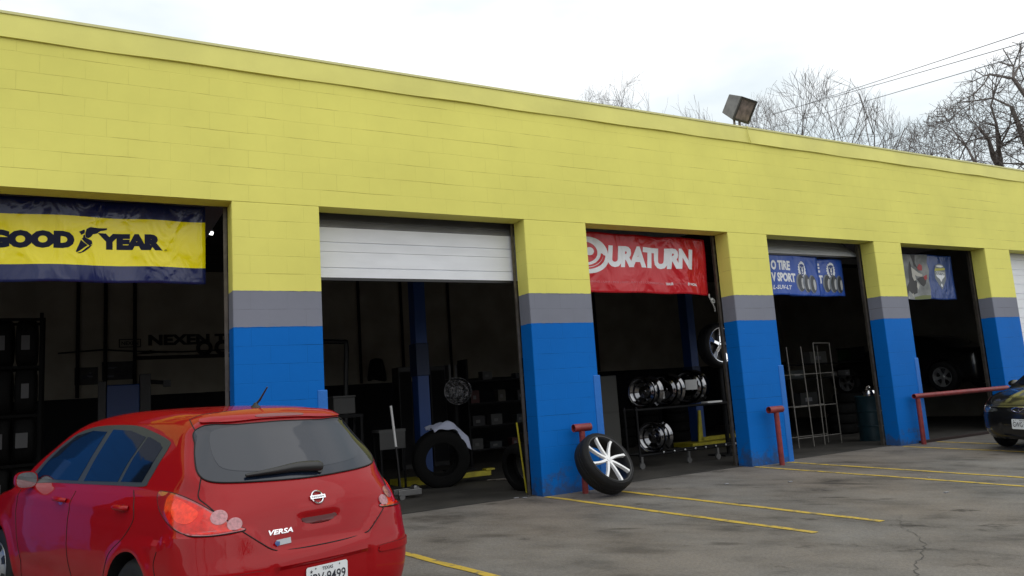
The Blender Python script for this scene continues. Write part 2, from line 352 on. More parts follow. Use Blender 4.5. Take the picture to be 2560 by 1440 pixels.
# ------------------------------------------------------------------ ground
def gz(y): return 0 if y > 0 else (.045*y if y > -15 else -.675)
SL = .045
def ground_mat():
    m = mat('parking_lot', (.19, .175, .155), .85); nt = m.node_tree; L = nt.links.new; b = nt.nodes['Principled BSDF']
    g = N(nt, 'ShaderNodeNewGeometry'); P_ = g.outputs['Position']
    def nse(sc, det, ro=.6, st=None):
        n_ = N(nt, 'ShaderNodeTexNoise'); n_.inputs['Scale'].default_value = sc; n_.inputs['Detail'].default_value = det; n_.inputs['Roughness'].default_value = ro
        s_ = P_
        if st:
            q = N(nt, 'ShaderNodeMapping'); q.vector_type = 'TEXTURE'; q.inputs['Scale'].default_value = st[0]; q.inputs['Rotation'].default_value = (0, 0, st[1]); L(P_, q.inputs[0]); s_ = q.outputs[0]
        L(s_, n_.inputs[0]); return n_.outputs[0]
    def ramp(src, st):
        r_ = N(nt, 'ShaderNodeValToRGB'); e_ = r_.color_ramp.elements
        while len(e_) < len(st): e_.new(.5)
        for q, (p, c) in zip(e_, st): q.position = p; q.color = (*c, 1)
        L(src, r_.inputs[0]); return r_.outputs[0]
    def mul(a, c, fac=1):
        q = N(nt, 'ShaderNodeMix', data_type='RGBA', blend_type='MULTIPLY'); q.inputs[0].default_value = fac; L(a, q.inputs[6]); L(c, q.inputs[7]); return q.outputs[2]
    base = ramp(nse(.5, 9, .62), [(.3, (.128, .122, .115)), (.5, (.158, .150, .139)), (.7, (.184, .175, .162))])
    fine = ramp(nse(38, 6, .75), [(.36, (.80, .80, .80)), (.64, (1.13, 1.13, 1.13))])
    spots = ramp(nse(1.5, 8, .6, ((1.5, .8, 1), -.78)), [(.31, (.36, .345, .33)), (.46, (.84, .83, .82)), (.6, (1.06, 1.05, 1.04))])
    oil = ramp(nse(2.3, 7, .66, ((1.5, .75, 1), -.78)), [(.30, (.25, .23, .21)), (.385, (.93, .92, .91)), (.5, (1, 1, 1))])
    c_ = mul(mul(mul(base, fine), spots), oil)
    # brown tint patches
    br = ramp(nse(.35, 4), [(.4, (1, 1, 1)), (.65, (1.06, .96, .86))])
    c_ = mul(c_, br)
    # explicit spill at the mouth of the third bay
    def spill(cx, cy, rx, ry, rot, dark):
        nonlocal c_
        q = N(nt, 'ShaderNodeMapping'); q.vector_type = 'TEXTURE'; q.inputs['Location'].default_value = (cx, cy, 0); q.inputs['Rotation'].default_value = (0, 0, rot); q.inputs['Scale'].default_value = (rx, ry, 99)
        L(P_, q.inputs[0]); n_ = N(nt, 'ShaderNodeTexNoise'); n_.inputs['Scale'].default_value = 1.1; n_.inputs['Detail'].default_value = 7; L(q.outputs[0], n_.inputs[0])
        ln = N(nt, 'ShaderNodeVectorMath', operation='LENGTH'); L(q.outputs[0], ln.inputs[0])
        ad = N(nt, 'ShaderNodeMath', operation='MULTIPLY_ADD'); ad.inputs[1].default_value = 1.7; L(n_.outputs[0], ad.inputs[0]); L(ln.outputs['Value'], ad.inputs[2])
        rr = ramp(ad.outputs[0], [(.62, (dark, dark*.97, dark*.94)), (.95, (1, 1, 1))])
        ad.inputs[1].default_value = 1.0; c_ = mul(c_, rr)
    spill(7.9, -1.85, 1.25, .30, -.95, .38); spill(6.9, -1.0, .8, .20, -.9, .55); spill(6.0, -2.0, .35, .2, -.7, .45)
    spill(3.7, -3.0, .9, .4, -.7, .6); spill(4.5, -3.3, .45, .22, -.7, .5); spill(3.0, -1.6, .7, .3, -.6, .6); spill(4.2, -2.2, .5, .14, -.6, .5); spill(6.6, -2.6, .5, .12, -.8, .55); spill(8.9, -3.2, .9, .16, -.9, .6); spill(5.9, -3.1, .2, .12, -.7, .4); spill(7.4, -2.9, .25, .12, -.7, .45)
    L(c_, b.inputs['Base Color'])
    bn = N(nt, 'ShaderNodeBump'); bn.inputs['Strength'].default_value = .8; bn.inputs['Distance'].default_value = .01; L(nse(48, 6), bn.inputs['Height']); L(bn.outputs[0], b.inputs['Normal'])
    return m
M['ground'] = ground_mat()
mb = MB(); xs = [-600, -80, -20, 30, 90, 600]; ys = [-600, -80, -15.0, 0, 8, 60, 600]
v = [(x, y, gz(y)) for y in ys for x in xs]; nx = len(xs)
mb.add(v, [(j*nx+i, j*nx+i+1, (j+1)*nx+i+1, (j+1)*nx+i) for j in range(len(ys)-1) for i in range(nx-1)])
tag(mb.build('parking_lot', M['ground']), kind='structure')
# threshold joint between lot and floor slab
tag(MB().box(XL, XR, DEP-.10, DEP-.062, .001, .0075).build('threshold_joint', mat('joint', (.03, .028, .026), .8)), kind='structure')
# crack
random.seed(9); pts = []; A, B = Vector((4.6, -5.2)), Vector((6.75, -3.55)); nn = 46
for i in range(nn+1):
    t = i/nn; p = A.lerp(B, t); o = .07*math.sin(t*9)+random.uniform(-.028, .028); pts.append((p.x-o*.6, p.y+o*.8))
mb = MB(); v = []
for i, p in enumerate(pts):
    w_ = .0052*(1-.6*i/nn)*random.uniform(.5, 1.3); v += [(p[0]-w_*.6, p[1]+w_*.8, SL*p[1]+.004), (p[0]+w_*.6, p[1]-w_*.8, SL*p[1]+.004)]
mb.add(v, [(2*i, 2*i+1, 2*i+3, 2*i+2) for i in range(nn)])
tag(mb.build('ground_crack', mat('crack', (.075, .07, .064), .9)), kind='structure')
# parking lines at 14 degrees
def paintmat():
    m = mat('line_paint', (.50, .33, .035), .7); nt = m.node_tree; L = nt.links.new; b = nt.nodes['Principled BSDF']
    g = N(nt, 'ShaderNodeNewGeometry'); n_ = N(nt, 'ShaderNodeTexNoise'); n_.inputs['Scale'].default_value = 9; n_.inputs['Detail'].default_value = 8; n_.inputs['Roughness'].default_value = .7; L(g.outputs['Position'], n_.inputs[0])
    r_ = N(nt, 'ShaderNodeValToRGB'); e_ = r_.color_ramp.elements; e_[0].position = .36; e_[0].color = (.17, .14, .08, 1); e_[1].position = .5; e_[1].color = (.52, .36, .045, 1); L(n_.outputs[0], r_.inputs[0]); L(r_.outputs[0], b.inputs['Base Color']); return m
M['line'] = paintmat(); TN = math.tan(R(13.6))
for (x, ya, yb) in ((1.62, .0, -4.1), (4.61, -.03, -3.52), (5.46, -.02, -3.60), (8.35, -.02, -3.60), (9.06, -.02, -3.6), (11.83, -.1, -3.6), (12.8, -.1, -3.6), (15.5, -.1, -3.6), (.6, 0, -4.1)):
    mb = MB(); v = []; k = 24; 
    for i in range(k+1):
        y = ya+(yb-ya)*i/k; xx = x-y*TN+.006*math.sin(y*7+x); hw = .043+.004*math.sin(y*13+x)
        v += [(xx-hw, y, SL*y+.005), (xx+hw, y, SL*y+.005)]
    mb.add(v, [(2*i, 2*i+1, 2*i+3, 2*i+2) for i in range(k)])
    tag(mb.build('parking_line', M['line']), kind='structure')
#@@PART2
# ------------------------------------------------------------------ vehicles
def lerp_table(tab, z):
    return np.interp(z, [a for a, _ in tab], [b for _, b in tab])
def sdf_grid(poly, x0=-1.6, x1=4.4, z0=-.4, z1=2.2, h=.015):
    P = np.array(poly); Q = np.roll(P, -1, 0); gx = np.arange(x0, x1, h); gz_ = np.arange(z0, z1, h)
    xx, zz = np.meshgrid(gx, gz_, indexing='ij'); px = xx.ravel(); pz = zz.ravel(); best = np.full(px.shape, 1e9); ins = np.zeros(px.shape, bool)
    for a, b in zip(P, Q):
        e_ = b-a; t = np.clip(((px-a[0])*e_[0]+(pz-a[1])*e_[1])/(e_@e_+1e-12), 0, 1)
        best = np.minimum(best, (px-a[0]-t*e_[0])**2+(pz-a[1]-t*e_[1])**2)
        if a[1] != b[1]: ins ^= ((a[1] > pz) != (b[1] > pz)) & (px < (b[0]-a[0])*(pz-a[1])/(b[1]-a[1])+a[0])
    sd_ = np.sqrt(best); sd_[ins] *= -1; return (x0, z0, h, sd_.reshape(xx.shape))
def sdf_at(g, x, z):
    x0, z0, h, a = g; fx = np.clip((x-x0)/h, 0, a.shape[0]-2.001); fz = np.clip((z-z0)/h, 0, a.shape[1]-2.001)
    i = fx.astype(int); j = fz.astype(int); u = fx-i; v_ = fz-j
    return a[i, j]*(1-u)*(1-v_)+a[i+1, j]*u*(1-v_)+a[i, j+1]*(1-u)*v_+a[i+1, j+1]*u*v_
def smax(a, b, k):
    h = np.clip(.5-.5*(b-a)/k, 0, 1); return b*(1-h)+a*h+k*h*(1-h)
def sstep(x, a, b):
    t = np.clip((x-a)/(b-a), 0, 1); return t*t*(3-2*t)
class CarBody:
    def __init__(s, prof, wtab, wb=2.6, wr=.31, br=.15, bf=.22, xf=3.44, xr=-.9, extra=None, kr=.22, taper=(.05, .09), xm=1.35):
        s.g = sdf_grid(spline(prof, 6)); s.wtab = wtab; s.wb = wb; s.wr = wr; s.br = br; s.bf = bf; s.xf = xf; s.xr = xr; s.extra = extra; s.kr = kr; s.taper = taper; s.xm = xm
    def f(s, P):
        x, y, z = P[:, 0], np.abs(P[:, 1]), P[:, 2]
        wrr = sstep(-x, -.5, .2); wff = sstep(x, s.wb-.7, s.wb+.3)
        xs_ = x-s.br*y*y*wrr+s.bf*y*y*wff
        a = sdf_at(s.g, xs_, z-.035*np.clip(y, 0, 1)**2*0)
        # crown of roof and bonnet
        a = a+.045*y*y*sstep(z, .75, 1.0)*1.5
        W = lerp_table(s.wtab, z)
        t = np.where(x < s.xm, s.taper[0]*((s.xm-x)/2.2)**2, s.taper[1]*((x-s.xm)/2.1)**2)
        b = (y-W*(1-t))*.97
        k = .07+(s.kr-.07)*np.maximum(sstep(-x, -.1, .45), sstep(x, s.wb+.1, s.wb+.6))*(1-sstep(z, .95, 1.15))+.04*sstep(z, 1.1, 1.3)
        r = smax(a, b, k)
        r = smax(r, s.clip_z-z if False else .19-z, .06)
        for wx in (0, s.wb):
            rr = np.hypot(x-wx, z-s.wr)
            r = r-.016*np.exp(-((rr-.375)/.05)**2)*sstep(y, .55, .7)*sstep(z, .15, .4)
        r = r+.010*np.exp(-((z-.42)/.07)**2)*sstep(y, .6, .75)*sstep(x, .45, .6)*(1-sstep(x, s.wb-.6, s.wb-.45))
        if s.extra: r = s.extra(r, x, y, z)
        return r
    def anchor(s, P):
        A = P.copy(); A[:, 0] = np.clip(P[:, 0], .25, s.wb-.1); A[:, 1] = 0; A[:, 2] = np.clip(P[:, 2], .62, .80); return A
    def project(s, P, it=30):
        A = s.anchor(P); lo = np.zeros(len(P)); hi = np.full(len(P), 1.3)
        for _ in range(it):
            m_ = (lo+hi)/2; v = s.f(A+(P-A)*m_[:, None]); ins = v < 0; lo = np.where(ins, m_, lo); hi = np.where(ins, hi, m_)
        return A+(P-A)*((lo+hi)/2)[:, None]
    def mesh(s, step=.03):
        x0, x1, y0, y1, z0, z1 = s.xr-.05, s.xf+.05, -.9, .9, .12, 1.62
        nx, ny, nz_ = [max(2, round(d_/step)) for d_ in (x1-x0, y1-y0, z1-z0)]
        idx = {}; V = []; F = []
        def vid(i, j, k):
            q = (i, j, k)
            if q not in idx: idx[q] = len(V); V.append((x0+(x1-x0)*i/nx, y0+(y1-y0)*j/ny, z0+(z1-z0)*k/nz_))
            return idx[q]
        for i in range(nx):
            for j in range(ny):
                F.append((vid(i, j, 0), vid(i, j+1, 0), vid(i+1, j+1, 0), vid(i+1, j, 0))); F.append((vid(i, j, nz_), vid(i+1, j, nz_), vid(i+1, j+1, nz_), vid(i, j+1, nz_)))
        for i in range(nx):
            for k in range(nz_):
                F.append((vid(i, 0, k), vid(i+1, 0, k), vid(i+1, 0, k+1), vid(i, 0, k+1))); F.append((vid(i, ny, k), vid(i, ny, k+1), vid(i+1, ny, k+1), vid(i+1, ny, k)))
        for j in range(ny):
            for k in range(nz_):
                F.append((vid(0, j, k), vid(0, j, k+1), vid(0, j+1, k+1), vid(0, j+1, k))); F.append((vid(nx, j, k), vid(nx, j+1, k), vid(nx, j+1, k+1), vid(nx, j, k+1)))
        Pn = s.project(np.array(V)); s.V = Pn; s.F = F
        s.bvh = BVHTree.FromPolygons([tuple(p) for p in Pn], F)
        return Pn, F
    def normal(s, p, e_=.004):
        P = np.array([p, (p[0]+e_, p[1], p[2]), (p[0], p[1]+e_, p[2]), (p[0], p[1], p[2]+e_)]); v = s.f(P); n_ = Vector((v[1]-v[0], v[2]-v[0], v[3]-v[0])); return n_.normalized()
    def hit(s, p, o=None, dirn=None):
        """surface point: radial from the car's axis (default) or along a ray"""
        if dirn is None:
            q = s.project(np.array([p], float), 26)[0]; return Vector(q)
        h = s.bvh.ray_cast(Vector(o), Vector(dirn)); return h[0]
def lift(body, p, o):
    n_ = body.normal(p); return Vector(p)+n_*o
def patch(body, outline, name, m, parent, off=.003, rings=7, skirt=.006, n=7, smooth_outline=True, centre=None, proj='radial'):
    """panel laid on the body inside a closed 3D outline, standing `off` proud with a rounded skirt"""
    O = spline(outline, n) if smooth_outline else dense(outline, .04)
    O = [Vector(p) for p in O]; c = Vector(centre) if centre else sum(O, Vector())/len(O)
    k = len(O); pts = [c+(p-c)*(r_/rings) for r_ in range(1, rings+1) for p in O]
    pts.append(c)
    S = body.project(np.array([tuple(p) for p in pts])); v = []
    e_ = .004; F0 = body.f(S); G = np.stack([body.f(S+np.array(a)*e_)-F0 for a in ((1, 0, 0), (0, 1, 0), (0, 0, 1))], 1); G /= np.linalg.norm(G, axis=1)[:, None]+1e-9
    top = S+G*off; v = [tuple(p) for p in top]
    f = []
    for r_ in range(rings-1):
        for i in range(k): f.append((r_*k+i, r_*k+(i+1) % k, (r_+1)*k+(i+1) % k, (r_+1)*k+i))
    ci = len(pts)-1
    for i in range(k): f.append((ci, i, (i+1) % k))
    base = len(v); v += [tuple(S[(rings-1)*k+i]-G[(rings-1)*k+i]*skirt) for i in range(k)]
    for i in range(k): f.append(((rings-1)*k+i, (rings-1)*k+(i+1) % k, base+(i+1) % k, base+i))
    o = MB().add(v, f).build(name, m, parent, smooth=40); return o
def dense(pts, step=.04, closed=True):
    out = []; k = len(pts)
    for i in range(k if closed else k-1):
        a, b = Vector(pts[i]), Vector(pts[(i+1) % k]); n_ = max(1, int((b-a).length/step))
        out += [tuple(a.lerp(b, j/n_)) for j in range(n_)]
    if not closed: out.append(tuple(pts[-1]))
    return out
def seam(body, pts, name, m, parent, r=.0035, closed=False, off=0.0, smooth_=True):
    P = spline(pts, 8, closed) if smooth_ else dense(pts, .03, closed)
    if closed: P.append(P[0])
    S = body.project(np.array(P)); S = [lift(body, p, off) for p in S]
    return MB().tube(S, r, 6).build(name, m, parent, smooth=60)
def mir(pts): return [(p[0], -p[1], p[2]) for p in pts]
def wheel(parent, name, R_, width, rr, style, side=1, mt=None, at=(0, 0, 0), rot=None, tyre=True, rimmat=None, phase=.35):
    """axis along local +z before placing; outward face = +z"""
    MM = T(*at) @ (rot if rot is not None else (RX(-PI/2) if side > 0 else RX(PI/2)))
    e_ = bpy.data.objects.new(name, None); COL.objects.link(e_); e_.parent = parent; e_.empty_display_size = .1
    e_.matrix_local = MM
    h = width/2
    if tyre:
        pr = [(rr, h-.012), (rr+.008, h), (rr+(R_-rr)*.45, h+.008), (R_-.03, h-.004), (R_-.010, h-.022), (R_, h-.05), (R_+.001, .03), (R_-.005, .027), (R_-.005, .019), (R_+.002, .016), (R_+.002, -.016), (R_-.005, -.019), (R_-.005, -.027), (R_+.001, -.03), (R_, -h+.05), (R_-.01, -h+.022), (R_-.03, -h+.004), (rr+(R_-rr)*.45, -h-.008), (rr+.008, -h), (rr, -h+.012)]
        MB().lathe(pr, 56, closed=True).build('tyre', M['rubber'], e_, smooth=35)
    b = MB(); rm = rimmat or M['alloy']
    if style == 'cap':      # plastic wheel cover with seven openings
        b.lathe([(rr+.004, h-.022), (rr-.005, h-.002), (rr-.022, h-.004), (rr-.05, h+.002), (.12, h+.020), (.05, h+.024), (0, h+.024)], 56)
        b.m = [0]*len(b.m)
        for i in range(7):
            a = 2*PI*i/7; mm_ = RZ(a) @ T(rr*.74, 0, h+.0055) @ RY(.16)
            b.prism(spline([(-.035, -.018), (.03, -.034), (.036, 0), (.03, .034), (-.035, .018), (-.04, 0)], 3), -.004, .0035, mm_, mi=1)
        o = b.build('rim', [rm, M['black']], e_, smooth=40)
        MB().lathe([(.034, h+.0245), (.032, h+.029), (0, h+.030)], 24).build('hub_cap', M['darksteel'], e_, smooth=40)
    elif style == 'dish':
        b.lathe([(rr+.008, h-.004), (rr+.004, h+.003), (rr-.010, h), (rr-.022, h-.03), (rr-.05, h-.05), (rr-.045, -h+.05), (rr-.02, -h+.02), (rr+.006, -h), (rr+.010, -h-.004)], 56)
        b.lathe([(rr-.05, h-.055), (rr*.62, h-.035), (rr*.40, h-.075), (.045, h-.07), (.04, h-.05), (0, h-.048)], 56)
        for i in range(8): b.lathe([(.026, h-.042+.0), (.022, h-.040), (0, h-.0395)], 14, RZ(2*PI*i/8) @ T(rr*.66, 0, 0), mi=1)
        b.build('rim', [rm, M['black']], e_, smooth=40)
    elif style in ('split', 'five', 'ten'):
        b.lathe([(rr+.006, h-.005), (rr+.003, h+.002), (rr-.010, h), (rr-.02, h-.02), (rr-.03, -h+.03), (rr, -h+.004), (rr+.006, -h+.008)], 56)
        o = b.build('rim', rm if style != 'split' else M['black'], e_, smooth=40)
        k = MB(); face = h-.012
        if style == 'split':
            # eight bright curved spokes, black pockets
            for i in range(8):
                a = 2*PI*i/8+phase; mm_ = RZ(a)
                p0 = [(.028, -.020), (rr*.45, -.018+.012), (rr*.8, -.014+.002), (rr-.008, -.020-.010)]; p1 = [(rr-.008, .020-.010), (rr*.8, .014+.002), (rr*.45, .016+.008), (.028, .018)]
                pl = spline(p0, 5, False)+spline(p1, 5, False)
                v0 = [mm_ @ Vector((x, y, face-.012*(1-x/rr))) for x, y in pl]; v1 = [mm_ @ Vector((x, y, face-.05)) for x, y in pl]; n_ = len(pl)
                k.add(v0+v1, [tuple(range(n_)), tuple(range(2*n_-1, n_-1, -1))]+[(j, j+n_, (j+1) % n_+n_, (j+1) % n_) for j in range(n_)])
            k.build('spokes', mt or M['spoke'], e_, bevel=.003)
            MB().lathe([(.036, face-.05), (.036, face-.006), (.03, face-.002), (0, face-.001)], 24).build('hub_cap', mt or M['spoke'], e_, smooth=40)
            MB().lathe([(rr-.03, face-.07), (.0, face-.06)], 40).build('rim_pocket', M['black'], o, smooth=40) if False else None
        else:
            ns = 5 if style == 'five' else 10; wd = .055 if ns == 5 else .022
            for i in range(ns):
                mm_ = RZ(2*PI*i/ns+.2)
                pl = [(.03, -wd*.6), (rr*.5, -wd*.5), (rr-.012, -wd), (rr-.012, wd), (rr*.5, wd*.5), (.03, wd*.6)]
                v0 = [mm_ @ Vector((x, y, face-.02*math.sin(min(1, x/rr)*PI))) for x, y in pl]; v1 = [mm_ @ Vector((x, y, face-.06)) for x, y in pl]; n_ = len(pl)
                k.add(v0+v1, [tuple(range(n_)), tuple(range(2*n_-1, n_-1, -1))]+[(j, j+n_, (j+1) % n_+n_, (j+1) % n_) for j in range(n_)])
            k.build('spokes', rm, e_, bevel=.006)
            MB().lathe([(.05, face-.06), (.05, face-.004), (.04, face+.004), (0, face+.006)], 24).build('hub_cap', rm, e_, smooth=40)
            if tyre: MB().lathe([(rr-.028, face-.09), (0, face-.09)], 32).build('brake_cover', M['black'], e_)
    return e_
M['spoke'] = mat('white_spoke', (.82, .82, .83), .3, .0, spec=.6)
M['redpaint'] = mat('red_car_paint', (.30, .002, .005), .5, .0, spec=.05, coat=.75, coatr=.015); M['redpaint'].node_tree.nodes['Principled BSDF'].inputs['Coat IOR'].default_value = 1.4
M['blackpaint'] = mat('black_car_paint', (.008, .008, .009), .3, .2, coat=1, coatr=.03)
M['glass'] = mat('tinted_glass', (.006, .010, .020), .04, 0, spec=.55)
M['glass2'] = mat('rear_glass_pane', (.018, .022, .032), .05, 0, spec=.55)
M['trim'] = mat('window_trim', (.045, .05, .05), .35, spec=.5)
M['seam'] = mat('panel_gap', (.006, .002, .002), .8)
M['lens'] = mat('red_lens', (.72, .016, .006), .12, 0, spec=.4, coat=.3, var=.35, vscale=30)
M['lens2'] = mat('bright_red_lens', (1.0, .05, .015), .15, 0, spec=.4, coat=.3, var=.25, vscale=45)
M['lensd'] = mat('paint_reflection_lens', (.30, .015, .02), .1, 0, spec=.7, coat=1)  # reflected body red is put into the lens colour
M['clear'] = mat('clear_lens', (.42, .15, .17), .2, .2, spec=.7, coat=1, var=.4, vscale=55)
M['plate'] = mat('plate_white', (.74, .76, .78), .4)
M['ink'] = mat('dark_ink', (.02, .022, .035), .5)

def versa_extra(r, x, y, z):
    rear = sstep(-x, .0, .35)
    # bumper stands proud below a line that dips in the middle for the hatch
    zb = .655+.15*sstep(y, .30, .50)
    zb = np.where(x > -.62, zb-.06*sstep(x, -.62, -.3), zb)
    r = r-.024*(1-sstep(z, zb-.014, zb+.006))*rear
    # recess for the number plate
    r = r+.022*(1-sstep(z, .545, .56))*(1-sstep(y, .345, .365))*sstep(-x, .6, .7)*sstep(z, .33, .35)
    # rubbing pads on bumper corners
    # bonnet edge / shoulder line
    r = r-.006*np.exp(-((z-.90)/.03)**2)*sstep(y, .6, .7)*sstep(x, .1, .4)*(1-sstep(x, 2.2, 2.6))
    # hatch handle brow
    r = r-.010*np.exp(-((z-.862)/.022)**2)*(1-sstep(y, .13, .19))*sstep(-x, .5, .7)
    r = r+.014*sstep(z, .775, .785)*(1-sstep(z, .825, .832))*(1-sstep(y, .12, .135))*sstep(-x, .5, .7)
    return r
VP = [(-.74, .20), (-.83, .26), (-.868, .36), (-.878, .48), (-.872, .58), (-.852, .645), (-.838, .72), (-.822, .80), (-.795, .90), (-.745, .99), (-.68, 1.065), (-.585, 1.17), (-.47, 1.30), (-.385, 1.40), (-.375, 1.432), (-.30, 1.475), (-.15, 1.507), (.15, 1.532), (.6, 1.543), (1.05, 1.535), (1.45, 1.50), (1.72, 1.43), (2.05, 1.27), (2.45, 1.05), (2.62, .985), (2.9, .93), (3.18, .84), (3.33, .74), (3.40, .60), (3.42, .40), (3.38, .25), (3.28, .20), (1.3, .19)]
VW = [(.19, .78), (.30, .815), (.45, .838), (.62, .8475), (.80, .842), (.93, .825), (1.0, .795), (1.03, .772), (1.2, .705), (1.35, .635), (1.45, .585), (1.55, .50)]
def car_root(name, Mx, label, cat, group=None):
    o = empty(name, (0, 0, 0), label, cat, group); o.matrix_world = Mx; return o
def axle_matrix(ox, oy, oz, f, l, u):
    m = Matrix.Identity(4)
    for i in range(3): m[i][0] = f[i]; m[i][1] = l[i]; m[i][2] = u[i]
    m[0][3], m[1][3], m[2][3] = ox, oy, oz; return m
def make_body(body, name, m, parent, wells=True):
    V_, F_ = body.mesh(.028)
    o = MB().add([tuple(p) for p in V_], F_).build(name, [m, M['black']], parent, recalc=True)
    if wells:
        cut = MB()
        for wx in (0, body.wb):
            for sg in (1, -1): cut.tube([(wx, sg*.50, body.wr+.005), (wx, sg*1.1, body.wr+.005)], body.wr+.042, 40)
        c = cut.build('cutter', [m, M['black']], parent)
        for p in c.data.polygons: p.material_index = 1
        md = o.modifiers.new('b', 'BOOLEAN'); md.object = c; md.operation = 'DIFFERENCE'; md.solver = 'EXACT'
        bpy.context.view_layer.update(); dg = bpy.context.evaluated_depsgraph_get(); me = bpy.data.meshes.new_from_object(o.evaluated_get(dg)); o.modifiers.clear(); o.data = me
        bpy.data.objects.remove(c)
    for p in o.data.polygons: p.use_smooth = True
    o.data.set_sharp_from_angle(angle=R(38))
    return o
def plate(parent, body, cx, cz, sgn, chars, word, lx=None, st=True):
    """number plate; sgn=-1 rear, +1 front; on local x axis"""
    h = body.bvh.ray_cast(Vector((sgn*6+1, .0, cz)), Vector((-sgn, 0, 0)))[0]
    px_ = h.x+sgn*.006; pl = empty('number_plate'); pl.parent = parent
    w2, h2 = .152, .076
    def fn(a, b): return Vector((px_+sgn*.006, cx+(-sgn if sgn < 0 else sgn)*0+a*(sgn)*1.0, cz+b))
    # reading direction: seen from behind (sgn=-1) left is +y
    ol = [(-w2+.01, -h2), (w2-.01, -h2), (w2, -h2+.01), (w2, h2-.01), (w2-.01, h2), (-w2+.01, h2), (-w2, h2-.01), (-w2, -h2+.01)]
    MB().add([(px_, cx+a, cz+b) for a, b in ol]+[(px_+sgn*.005, cx+a, cz+b) for a, b in ol], [tuple(range(8)), tuple(range(8, 16))]+[(i, (i+1) % 8, 8+(i+1) % 8, 8+i) for i in range(8)]).build('plate_sheet', M['plate'], pl)
    mb = MB(); s_ = 1 if sgn > 0 else -1
    for body_, x0, x1, z0, z1, bo in ((chars, -.135, .135, -.045, .032, .012), (word, -.04, .04, .045, .065, .02)):
        v, f = fit_text(body_, x0, x1, z0, z1, bo); mb.add([(px_+sgn*.0065, cx+s_*a, cz+b) for a, b in v], f)
    star = [(math.sin(i*PI/5)*(.013 if i % 2 == 0 else .005)-.118, math.cos(i*PI/5)*(.013 if i % 2 == 0 else .005)+.048) for i in range(10)]
    mb.add([(px_+sgn*.0065, cx+s_*a, cz+b) for a, b in star], [tuple(range(10))])
    for sx in (-.088, .088): mb.add([(px_+sgn*.008, cx+s_*(sx+.005*math.cos(i)), cz+.062+.005*math.sin(i)) for i in range(6)], [tuple(range(6))])
    mb.build('lettering', M['ink'], pl, recalc=False)
